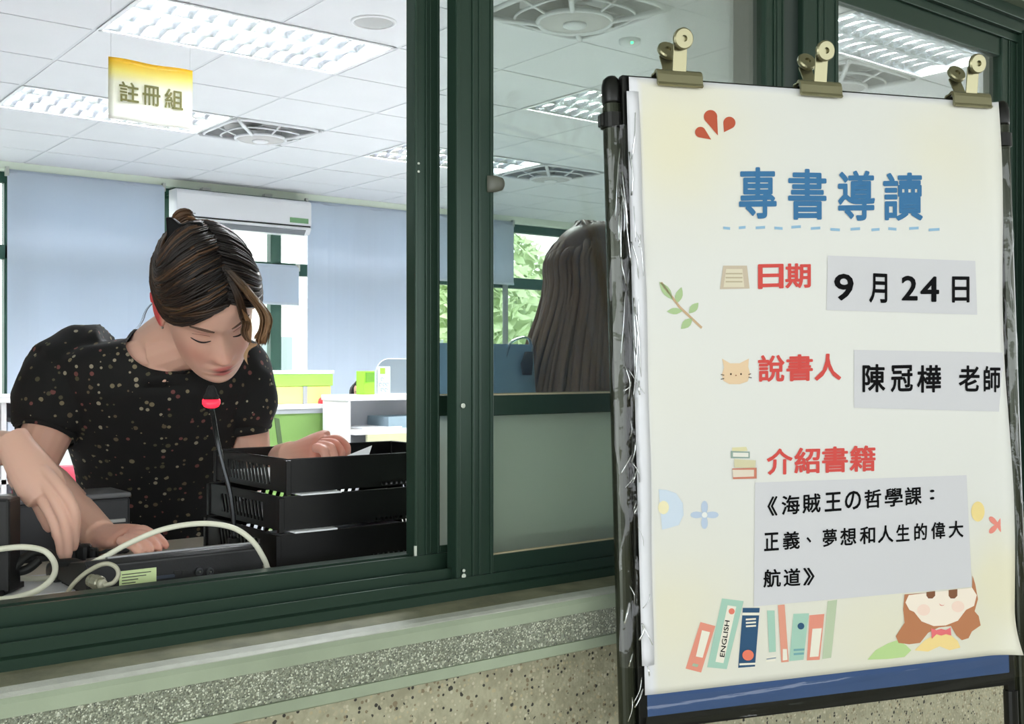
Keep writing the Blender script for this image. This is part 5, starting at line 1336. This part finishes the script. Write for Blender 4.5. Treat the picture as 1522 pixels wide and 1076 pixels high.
# left post: outer olive tube with cap and clamp collar
sl_, tl_ = S_(921, 150)
def post(s, tt, r, mm, capn, capr):
    top = W_(s, tt, tk); bot = down(s, tt, tk)
    MB().tube([top, bot], r, 20).build('post', mm, es, smooth=False)
    d = (top - bot).normalized()
    MB().lathe(top, [(r, 0), (r * 1.08, .004), (r * 1.08, .024), (r * .9, .034), (r * .5, .039), (.0008, .040)], 20, d).build('post_cap', M_bar, es, smooth=True)
    MB().lathe(top - d * .034, [(r * 1.0, 0), (r * 1.28, .001), (r * 1.28, .021), (r, .022)], 20, d).build('clamp_collar', M_bar, es)
    MB().obox(top - d * .023 - PX * (r * 1.2), PX * .004, PN * .006, d * .009).build('clamp_knob', M_bar, es, bevel=.002)
    MB().lathe(bot, [(r * 1.3, 0), (r * 1.3, .025), (r, .03)], 16, d).build('rubber_foot', M_rubber, es)
post(S_(918, 150)[0], S_(918, 150)[1], .0128, M_post, 0, 0)
post(S_(1493, 185)[0] + .013, S_(1493, 182)[1], .0115, M_post, 0, 0)
# inner board frame
sL, tT = S_(939, 121); sR = S_(1481, 160)[0]; sBL, tB = S_(962, 1070); 
def fbar(name, s0, s1, t0, t1, n0=-.016, n1=-.004, m=M_bar):
    c = (W_(s0, t0) + W_(s1, t1)) / 2
    return MB().obox(c + PN * ((n0 + n1) / 2), PX * abs(s1 - s0) / 2, PY * abs(t1 - t0) / 2, PN * abs(n1 - n0) / 2).build(name, m, es, bevel=.0015)
fbar('frame_bar', -.004, PW + .004, -.004, .010)
fbar('frame_bar', -.008, .006, -.004, .905)
fbar('frame_bar', PW - .008, PW + .004, -.004, .905)
tb0 = S_(1200, 1043)[1]
fbar('frame_bar', -.004, PW + .004, tb0 - .006, tb0 + .014)
# legs going on below the board
for s in (.000, PW + .0):
    a = W_(s, .90, -.010); MB().tube([a, down(s, .9, -.010)], .0105, 14).build('leg', M_bar, es)
a = W_(PW / 2, .05, -.02); b = V((a.x, a.y, 0)) + (-PN) * .55 * V((1, 1, 0)).normalized().x; b = a - PN * .0; b = V((a.x, a.y, 0)) - V((PN.x, PN.y, 0)).normalized() * .42
MB().tube([a, b], .010, 14).build('rear_leg', M_bar, es)
fbar('back_board', .004, PW - .004, .006, tb0 - .004, -.012, -.004, M_board)['label'] = 'blue backing board'

# ---- the poster itself
M_poster = mat('poster_paper', C(232, 231, 222), .38, spec=.35)
def poster_colour():
    nt = M_poster.node_tree; L = nt.links.new; p = nt.nodes['Principled BSDF']
    a = nt.nodes.new('ShaderNodeAttribute'); a.attribute_name = 'tone'; L(a.outputs['Color'], p.inputs['Base Color'])
poster_colour()
po = thing('poster', 'tall cream event poster with blue and red headings clipped to the easel', 'poster', W_(PW / 2, PH))
mb = MB(); NX, NY = 60, 84; vs = []; cl = []
paper = C(222, 223, 219); cream = C(236, 228, 196); yell = C(238, 226, 166); white = C(226, 227, 231)
blobs = [(S_(1020, 190), .075, .55), (S_(985, 225), .06, .45), (S_(1430, 235), .07, .35), (S_(1380, 215), .05, .25), (S_(1500, 880), .05, .6), (S_(1475, 840), .04, .5), (S_(1330, 930), .07, .55), (S_(1230, 960), .08, .35), (S_(1030, 950), .09, .45), (S_(985, 900), .05, .35), (S_(1460, 960), .06, .5), (S_(1000, 590), .05, .12)]
for j in range(NY + 1):
    for i in range(NX + 1):
        s, t = PW * i / NX, PH * j / NY
        n = .0
        e = max(0, (.030 - s) / .030); n += -.004 * e * e * (.4 + .6 * math.sin(t * 7.5)) * (1 if t > .05 else 0)
        e2 = max(0, (s - PW + .022) / .022); n += .010 * e2 * e2 * math.sin(t * 6.0 + 1.0) ** 2
        e3 = max(0, (s - PW + .05) / .05) * max(0, (t - PH + .07) / .07); n += .018 * e3 * e3
        n += .0012 * math.sin(t * 5 + s * 3)* 0
        vs.append(W_(s, t, .0015 + n + (.0 if e3 else 0)))
        k = .10
        for (bs, bt), r, am in blobs: k += am * g(math.hypot(s - bs, t - bt) + .01 * noise.noise(V((s * 30, t * 30, 0))), r)
        c = mixc(paper, yell, min(.45, k * .42 + .0)); c = mixc(c, white, 1 if s < .012 or t < .010 else 0)
        cl.append(c)
mb.add(vs, [(j * (NX + 1) + i, (j + 1) * (NX + 1) + i, (j + 1) * (NX + 1) + i + 1, j * (NX + 1) + i + 1) for j in range(NY) for i in range(NX)], (1, 1, 1, 1))
mb.c = cl
sheet = mb.build('sheet', M_poster, po, smooth=True)
md = sheet.modifiers.new('s', 'SOLIDIFY'); md.thickness = .0004; md.offset = -1
# second sheet edge: white margin fold peeping out at the left
mb = MB(); vs = []; NN = 60
for j in range(NN + 1):
    t = .02 + (PH - .06) * j / NN; w0 = -.001 - .006 * math.sin(math.pi * j / NN * 1.4) * 0; bulge = .009 * math.sin(math.pi * min(1, j / NN * 1.0)) + .002 * math.sin(j * .35)
    vs += [W_(-.004 + .0 * t, t, .0012), W_(.003, t, .0035 + bulge * .5), W_(.013 + bulge * .4, t, .0022)]
mb.add(vs, [(j * 3 + a, j * 3 + 3 + a, j * 3 + 4 + a, j * 3 + 1 + a) for j in range(NN) for a in (0, 1)])
o = mb.build('margin_fold', mat('poster_white_margin', C(226, 227, 232), .4), po, smooth=True)
md = o.modifiers.new('s', 'SOLIDIFY'); md.thickness = .0004
LZ = [.0022]
def ppoly(name, pxs, col, parent=None, z=None, label=None):
    """flat printed shape from outline points"""
    z = z or LZ[0]
    bmv = MB(); P = [W_(*S_(x, y), z) for x, y in pxs]
    bmv.add(P, [tuple(range(len(P)))])
    o = bmv.build(name, mat('ink_%d_%d_%d' % col, C(*col), .6, spec=.08), parent or po)
    me = o.data; bm = bmesh.new(); bm.from_mesh(me); bmesh.ops.triangulate(bm, faces=bm.faces)
    bm.normal_update()
    for f_ in bm.faces:
        if (wmat(po).to_3x3() @ f_.normal).dot(PN) < 0: f_.normal_flip()
    bm.to_mesh(me); bm.free()
    if label: o['label'] = label
    return o
def circ(cx, cy, rx, ry=None, n=20, rot=0):
    ry = ry or rx; return [(cx + rx * math.cos(a) * math.cos(rot) - ry * math.sin(a) * math.sin(rot), cy + rx * math.cos(a) * math.sin(rot) + ry * math.sin(a) * math.cos(rot)) for a in [2 * math.pi * i / n for i in range(n)]]
def ptexts(name, groups, col, off, parent=None, z=.0026):
    for g_ in groups: ptext(name, g_, col, off, parent, z)
def ptext(name, items, col, off, parent=None, z=.0026, label=None):
    """items: (text, bottom-left, bottom-right, top-left) in photo pixels on the poster plane"""
    mb = MB()
    for txt, bl, br, tl in items:
        o = W_(*S_(*bl)); put_text(mb, txt, o, W_(*S_(*br)) - o, W_(*S_(*tl)) - o, PN, off, z)
    return mb.build(name, mat('ink_%d_%d_%d' % col, C(*col), .6, spec=.08), parent or po, label=label)
def chars(txt, bl, br, tl, gap=.06):
    """one item per character, spread evenly"""
    n = len(txt); out = []; dx = (br[0] - bl[0]) / n; dy = (br[1] - bl[1]) / n
    for i, ch in enumerate(txt):
        if ch == ' ': continue
        a = (bl[0] + dx * (i + gap), bl[1] + dy * (i + gap)); b = (bl[0] + dx * (i + 1 - gap), bl[1] + dy * (i + 1 - gap))
        out.append((ch, a, b, (a[0] + tl[0] - bl[0], a[1] + tl[1] - bl[1])))
    return out
BLUE = (66, 118, 162); RED = (212, 84, 78); INK = (9, 9, 11)
ptext('title_lettering', [('專', (1097, 326), (1153, 325), (1097, 249)), ('書', (1170, 327), (1227, 327), (1170, 251)), ('導', (1244, 329), (1299, 328), (1244, 254)), ('讀', (1311, 329), (1370, 328), (1311, 257))], BLUE, .021, label='large blue title lettering')
for k, (x, y, w_) in enumerate(((1079, 339, 5), (1102, 339, 5), (1129, 339, 7), (1156, 339, 6), (1182, 338, 7), (1211, 340, 7), (1240, 341, 7), (1270, 341, 7), (1300, 342, 6), (1325, 340, 6), (1357, 340, 7), (1387, 342, 8))):
    ppoly('printed_dash', [(x - w_, y + 2), (x + w_, y + (1 if k % 3 else 3)), (x + w_, y - (3 if k % 3 else 1)), (x - w_, y - 2)], (150, 188, 214))
ptext('heading_lettering', chars('日期', (1124, 430), (1205, 428), (1124, 393), .03), RED, .026, label='red heading lettering, first row')
ptext('heading_lettering', chars('說書人', (1124, 568), (1250, 565), (1124, 528), .03), RED, .026, label='red heading lettering, second row')
ptext('heading_lettering', chars('介紹書籍', (1137, 706), (1301, 700), (1137, 667), .03), RED, .024, label='red heading lettering, third row')
def strip_(pxs, lab): return ppoly('label_strip', pxs, (210, 210, 213), z=.0023, label=lab)
s1 = strip_([(1229, 380), (1448, 388), (1451, 468), (1227, 461)], 'pale grey pasted strip with the date')
s2 = strip_([(1268, 520), (1489, 524), (1494, 612), (1268, 606)], 'pale grey pasted strip with the speaker line')
s3 = strip_([(1121, 717), (1435, 706), (1443, 872), (1119, 901)], 'large pale grey pasted strip with three lines of writing')
ptexts('lettering', [[('9', (1238, 447), (1267, 447), (1238, 407))], [('月', (1290, 450), (1317, 451), (1290, 406))], [('2', (1338, 447), (1362, 447), (1338, 410)), ('4', (1366, 449), (1394, 449), (1366, 411))], [('日', (1413, 450), (1439, 450), (1413, 411))]], INK, .020, s1, .0030)
ptexts('lettering', [[('陳', (1280, 583), (1314, 583), (1280, 541)), ('冠', (1322, 583), (1355, 582), (1322, 543)), ('樺', (1361, 584), (1397, 583), (1361, 543))], [('老', (1423, 582), (1454, 582), (1423, 543)), ('師', (1460, 583), (1485, 583), (1460, 544))]], INK, .022, s2, .0030)
def pair(a): return a
def row(txt, xs, yb0, yb1, h0, h1, x0, x1):
    out = []
    for ch, (a, b) in zip(txt, xs):
        f = lambda x: yb0 + (yb1 - yb0) * (x - x0) / (x1 - x0)
        hh = h0 + (h1 - h0) * (a - x0) / (x1 - x0)
        if ch == '：': out.append((ch, (a, f(a) - 6), (b, f(b) - 6), (a, f(a) - 6 - hh * .55)))
        elif ch == '、': out.append((ch, (a, f(a) - 8), (b, f(b) - 8), (a, f(a) - 8 - hh * .32)))
        else: out.append((ch, (a, f(a)), (b, f(b)), (a, f(a) - hh)))
    return out
ptexts('lettering', [row('《海賊王の哲學課：', [(1139, 1154), (1160, 1187), (1191, 1218), (1224, 1249), (1254, 1278), (1283, 1308), (1313, 1340), (1343, 1368), (1380, 1387)], 767, 748, 29, 27, 1139, 1388),
    row('正義、夢想和人生的偉大', [(1134, 1156), (1162, 1187), (1197, 1204), (1221, 1242), (1247, 1271), (1276, 1299), (1303, 1326), (1330, 1350), (1357, 1376), (1382, 1403), (1408, 1430)], 819, 798, 27, 25, 1133, 1430),
    row('航道》', [(1133, 1159), (1163, 1188), (1192, 1209)], 873, 869, 27, 26, 1133, 1209)], INK, .020, s3, .0030)
# drops
def drop(x, y, tx, ty, w_, col=(188, 92, 68)):
    dx, dy = tx - x, ty - y; l = math.hypot(dx, dy); ux_, uy_ = dx / l, dy / l; pts = []
    for i in range(18):
        a = math.pi * (.32 + 1.36 * i / 17); pts.append((x + w_ * math.cos(a) * ux_ - w_ * math.sin(a) * uy_, y + w_ * math.cos(a) * uy_ + w_ * math.sin(a) * ux_))
    return ppoly('printed_drop', pts + [(tx, ty)], col)
drop(1055, 174, 1066, 202, 10); drop(1083, 183, 1075, 197, 9); drop(1040, 197, 1056, 208, 8)
# branch
gcol = (176, 200, 150)
ppoly('printed_stem', [(980, 421), (983, 419), (1010, 455), (1043, 486), (1041, 489), (1008, 458)], (204, 176, 142))
for (x0, y0, x1, y1, w_) in ((999, 446, 979, 419, 6), (1004, 452, 1012, 427, 5.5), (1014, 462, 990, 463, 5), (1023, 466, 1037, 450, 5.5), (1028, 473, 1011, 489, 6)):
    dx, dy = x1 - x0, y1 - y0; l = math.hypot(dx, dy); nx, ny = -dy / l, dx / l
    ppoly('printed_leaf', [(x0, y0)] + [(x0 + dx * t + nx * w_ * math.sin(math.pi * t), y0 + dy * t + ny * w_ * math.sin(math.pi * t)) for t in (.2, .4, .6, .8)] + [(x1, y1)] + [(x0 + dx * t - nx * w_ * math.sin(math.pi * t), y0 + dy * t - ny * w_ * math.sin(math.pi * t)) for t in (.8, .6, .4, .2)], gcol)
# desk calendar picture
ppoly('printed_calendar', [(1069, 430), (1074, 395), (1109, 395), (1113, 429)], (204, 190, 168))
ppoly('printed_calendar', [(1074, 427), (1078, 400), (1102, 400), (1105, 427)], (222, 214, 190), z=.0026)
for k in range(3): ppoly('printed_dash', [(1077, 406 + k * 6), (1102, 406 + k * 6), (1102, 408 + k * 6), (1077, 408 + k * 6)], (190, 178, 150), z=.0029)
# cat picture
ppoly('printed_cat', [(1072, 533), (1084, 540), (1098, 540), (1112, 533), (1111, 545), (1114, 556), (1110, 567), (1098, 571), (1083, 571), (1074, 566), (1072, 556), (1075, 546)], (232, 204, 168))
for x in (1085, 1100): ppoly('printed_eye', circ(x, 556, 1.3, 1.6, 8), (70, 50, 40), z=.0026)
ppoly('printed_nose', circ(1092.5, 558, 1.2, 1.0, 8), (160, 100, 80), z=.0026)
for (a, b, c_, d_) in ((1070, 556, 1075, 557), (1070, 563, 1075, 562), (1111, 556, 1115, 555), (1111, 560, 1116, 561)): ppoly('printed_whisker', [(a, b), (c_, d_), (c_, d_ + 1.3), (a, b + 1.3)], (90, 80, 72), z=.0026)
# stacked books picture
for pts, col in (([(1087, 665), (1108, 664), (1110, 670), (1087, 671)], (222, 216, 172)), ([(1085, 670), (1113, 671), (1113, 681), (1085, 681)], (150, 170, 160)), ([(1088, 672.5), (1111, 673), (1111, 679), (1088, 678.5)], (232, 230, 220)),
                 ([(1090, 682), (1122, 684), (1121, 695), (1090, 695)], (214, 208, 172)), ([(1087, 696), (1123, 695), (1123, 711), (1088, 712)], (204, 130, 108)), ([(1087, 698), (1119, 698), (1119, 708), (1088, 709)], (226, 214, 196))):
    LZ[0] += .00015; ppoly('printed_book_stack', pts, col)
LZ[0] = .0022
# pale blue round and flowers
ppoly('printed_blossom', [(978, 727), (990, 728), (1004, 733), (1014, 748), (1015, 765), (1008, 780), (995, 784), (983, 787)], (206, 219, 232)); ppoly('printed_centre', circ(985, 754, 8, 10), (238, 230, 190), z=.0026)
def flower(cx, cy, r, col, cc, rot=0, name='printed_flower'):
    pts = [(cx + r * (.62 + .38 * math.cos(4 * a - rot * 4)) * math.cos(a), cy + r * (.62 + .38 * math.cos(4 * a - rot * 4)) * math.sin(a)) for a in [2 * math.pi * i / 48 for i in range(48)]]
    ppoly(name, pts, col); ppoly('printed_centre', circ(cx, cy, r * .2), cc, z=.0026)
flower(1046, 765, 21, (188, 203, 222), (232, 234, 230)); flower(1481, 780, 17, (236, 148, 134), (236, 148, 134), math.pi / 4)
ppoly('printed_blossom', circ(1452, 760, 10, 15), (240, 218, 150))
# row of printed books
def pbook(pts, col, parts=()):
    o = ppoly('printed_book', pts, col)
    z = .0026
    for p_, c_ in parts: ppoly('printed_panel', p_, c_, parent=o, z=z); z += .0002
TE = (168, 204, 186); SAL = (228, 150, 130); NAV = (56, 88, 120); OFF = (236, 232, 216)
pbook([(1040, 924), (1062, 930), (1041, 999), (1018, 993)], SAL, [([(1042, 936), (1054, 939), (1043, 977), (1033, 975)], OFF), ([(1029, 985), (1037, 987), (1035, 991), (1027, 989)], (170, 186, 160))])
pbook([(1072, 889), (1104, 893), (1079, 994), (1050, 991)], TE, [([(1080, 899), (1093, 901), (1074, 985), (1062, 983)], OFF), (circ(1086, 908, 4.5), (226, 128, 110))])
put_ = MB()
o_ = W_(*S_(1075.5, 976)); 
bl, br, tl = (1075, 976), (1083, 922), (1068, 975)
oo = W_(*S_(*bl)); put_text(put_, 'ENGLISH', oo, W_(*S_(*br)) - oo, W_(*S_(*tl)) - oo, PN, .01, .0032); put_.build('printed_lettering', mat('ink_16_16_18', C(16, 16, 18), .6, spec=.08), po)
pbook([(1103, 903), (1128, 903), (1121, 990), (1096, 992)], NAV, [([(1102, 910), (1128, 910), (1127, 914), (1102, 914)], OFF), ([(1107, 919), (1122, 918), (1122, 920.5), (1107, 921.5)], OFF), ([(1107, 924), (1122, 923), (1122, 925.5), (1107, 926.5)], OFF), ([(1107, 929), (1122, 928), (1122, 930.5), (1107, 931.5)], OFF), (circ(1110, 973, 8.5, 8), (232, 128, 104)), ([(1097, 985), (1121, 984), (1121, 987), (1097, 988)], OFF)])
pbook([(1139, 907), (1150, 907), (1152, 968), (1142, 969)], TE); pbook([(1138, 976), (1152, 974), (1151, 982), (1137, 983)], OFF, [([(1138, 978), (1152, 976), (1152, 978), (1138, 980)], (150, 160, 170))])
pbook([(1155, 899), (1165, 898), (1171, 983), (1160, 984)], (226, 158, 136), [([(1162, 964), (1168, 964), (1169, 980), (1162, 981)], OFF)])
pbook([(1178, 912), (1201, 911), (1193, 980), (1172, 982)], TE, [(circ(1189, 930, 5), (58, 92, 122)), ([(1178, 964), (1194, 963), (1194, 966), (1178, 967)], (120, 168, 172)), ([(1178, 970), (1193, 969), (1193, 972), (1178, 973)], (120, 168, 172))])
pbook([(1202, 914), (1224, 912), (1217, 980), (1198, 981)], SAL, [([(1206, 934), (1220, 933), (1215, 975), (1202, 976)], OFF)])
pbook([(1229, 893), (1243, 891), (1234, 977), (1221, 979)], (188, 202, 172))
# printed girl, lower half of the face showing under the strip
ppoly('printed_green_hill', [(1288, 980), (1300, 966), (1318, 956), (1332, 951), (1345, 958), (1353, 966), (1343, 976), (1318, 979)], (188, 216, 150), z=.0021)
ppoly('printed_sleeve', [(1358, 966), (1372, 952), (1388, 942), (1410, 942), (1422, 952), (1426, 962), (1410, 966), (1395, 960), (1378, 968)], (244, 218, 150), z=.0022)
ppoly('printed_hair', [(1343, 883), (1341, 905), (1343, 925), (1330, 945), (1334, 955), (1350, 957), (1366, 955), (1378, 940), (1394, 932), (1412, 930), (1420, 944), (1428, 951), (1438, 948), (1443, 938), (1456, 929), (1453, 915), (1447, 908), (1452, 890), (1448, 868), (1444, 855), (1443, 876)], (188, 128, 92), z=.0023)
ppoly('printed_face', [(1349, 884), (1344, 895), (1350, 906), (1357, 909), (1368, 923), (1386, 930), (1404, 929), (1422, 922), (1434, 906), (1446, 900), (1450, 884), (1443, 873)], (244, 232, 216), z=.0026)
for x in (1381, 1414): ppoly('printed_eye', [(x - 6, 879.5 - (x - 1381) * .09), (x + 7, 878 - (x - 1381) * .09), (x + 7, 885), (x + 3, 889), (x - 3, 889), (x - 6, 885)], (134, 92, 68), z=.0029)
for x, y in ((1371, 906), (1422, 901)): ppoly('printed_cheek', circ(x, y, 9.5, 8.5), (244, 218, 202), z=.0029)
ppoly('printed_mouth', [(1394, 896), (1395, 899), (1398, 900), (1401, 899), (1402, 896), (1401, 898.5), (1398, 899), (1395.5, 898)], (214, 130, 116), z=.0031)
ppoly('printed_bow', [(1382, 933), (1390, 936), (1397, 934), (1404, 936), (1411, 932), (1412, 944), (1404, 942), (1397, 944), (1390, 942), (1383, 949)], (234, 120, 124), z=.0029)

# bulldog clips
M_clip = mat('brassy_steel', C(150, 146, 116), .32, .85)
def clip(px, pyb, pxt, label, ang=0):
    s, t = S_(px, pyb); t -= .001
    t = -.004
    k = thing('bulldog_clip', label, 'clip', W_(s, t), 'bulldog clips along the top of the poster')
    w = .0345
    mb = MB()
    sec = [(-.004, .006), (.002, .009), (.005, .009), (.0085, .006), (.010, .001), (.0105, -.010), (.0125, -.0135), (.0085, -.0155), (.0055, -.012), (.0055, -.002), (.003, .004), (-.004, .003)]
    o_ = W_(s, t); mb.prism(sec, o_ - PX * w, PN, PY, PX, 2 * w); a = mb.build('front_jaw', M_clip, k, bevel=.0008)
    mb = MB(); sec2 = [(-.002, .006), (-.010, .006), (-.014, .001), (-.0165, -.011), (-.0205, -.013), (-.0185, -.016), (-.0140, -.012), (-.012, 0), (-.008, .003), (-.002, .003)]
    mb.prism(sec2, o_ - PX * w, PN, PY, PX, 2 * w); mb.build('back_jaw', M_clip, k, bevel=.0008)
    mb = MB(); mb.tube([o_ - PX * w * .9 + PY * .004 + PN * -.002, o_ + PX * w * .9 + PY * .004 + PN * -.002], .0035, 10); mb.build('spring', M_metal, k, smooth=True)
    for n0, lean, nm, dx in ((.006, .16, 'front_handle', 0.0), (-.010, -.5, 'back_handle', -.014)):
        d = (PY + PN * lean).normalized(); b0 = o_ + PY * .006 + PN * n0 + PX * dx * .3; nn_ = d.cross(PX)
        L_ = .046 if nm == 'front_handle' else .040
        hd = MB().obox(b0 + d * L_ * .42, PX * .0105, d * L_ * .44, nn_ * .0011).build(nm, M_clip, k, bevel=.0006)
        MB().lathe(b0 + d * L_ * .95 - nn_ * .004, [(.0132, 0), (.0148, .002), (.0148, .006), (.0130, .008), (.0045, .0080), (.0045, .004)], 24, nn_ * (1 if nn_.dot(PN) > 0 else -1)).build('handle_eye', M_clip, hd, smooth=False)
        MB().lathe(b0 + d * L_ * .95 + PN * .0045, [(.0052, 0), (.0052, .0006), (.001, .0008)], 14, PN).build('eye_hole', M_rubber, hd)
clip(1007, 128, 0, 'left bulldog clip on the top edge of the poster'); clip(1216, 143, 0, 'middle bulldog clip on the top edge of the poster'); clip(1440, 157, 0, 'right bulldog clip on the top edge of the poster')

# clear film wrapped round the posts, crumpled
def film(name, s0, s1, t0, t1, seed, n0, amp, m, lab, twist=0.0, NXf=16, NYf=110):
    mb = MB(); vs = []
    for j in range(NYf + 1):
        for i in range(NXf + 1):
            u = i / NXf; v_ = j / NYf; s = s0 + (s1 - s0) * u; t = t0 + (t1 - t0) * v_
            q = V((u * 2.2 + seed + v_ * twist, t * 9, seed)); a = noise.noise(q) + .5 * noise.noise(q * 2.3) + .35 * (abs(noise.noise(V((u * 4 + v_ * twist * 2, t * 14, seed + 4)))) * 2 - .5)
            env = math.sin(math.pi * min(1, v_ * 8)) if v_ < 1 / 16 else 1
            bow = .012 * math.sin(math.pi * u)
            vs.append(W_(s + .004 * noise.noise(V((seed, t * 16, u))), t, n0 + bow + amp * a))
    mb.add(vs, [(j * (NXf + 1) + i, (j + 1) * (NXf + 1) + i, (j + 1) * (NXf + 1) + i + 1, j * (NXf + 1) + i + 1) for j in range(NYf) for i in range(NXf)])
    o = mb.build(name, m, es, smooth=True); o['label'] = lab; return o
a = S_(906, 185); b = S_(945, 970)
film('plastic_film', a[0] + .000, .012, a[1], b[1] + .02, 3.1, -.010, .0065, M_film, 'crumpled clear plastic film on the left post', 1.6)
film('plastic_film', PW + .002, PW + .034, .07, .88, 5.2, -.012, .006, M_film, 'clear plastic film on the right post', .8)
film('plastic_film', .0, PW, PH + .003, tb0 + .006, 6.6, .003, .0022, M_film2, 'clear plastic film over the blue board foot', 3, 60, 16)
# folded film creases as glossy streaks, added to supply its highlights
rgf = random.Random(5)
mb = MB()
for k in range(46):
    t = rgf.choice([rgf.uniform(.05, .42), rgf.uniform(.40, .84)]); s = rgf.uniform(a[0] + .006, .008)
    L_ = rgf.uniform(.02, .10) if t < .4 else rgf.uniform(.010, .035); dr_ = rgf.uniform(-.10, .25) if t < .4 else rgf.uniform(-.8, .8)
    p0 = W_(s, t, .004 + rgf.uniform(0, .006)); p2 = W_(min(.012, max(a[0], s + L_ * dr_)), t + L_, .004 + rgf.uniform(0, .006)); pm = (p0 + p2) / 2 + PN * .003 + PX * rgf.uniform(-.003, .003)
    mb.tube(spline([p0, pm, p2], 4), rgf.uniform(.0006, .0016), 5, flat=.4)
mb.build('film_glint', clear_mat('film_glint_clear', (.9, .92, .93, 1), .45, .12), es, smooth=True, kind='stuff')
for o in (po,): pass
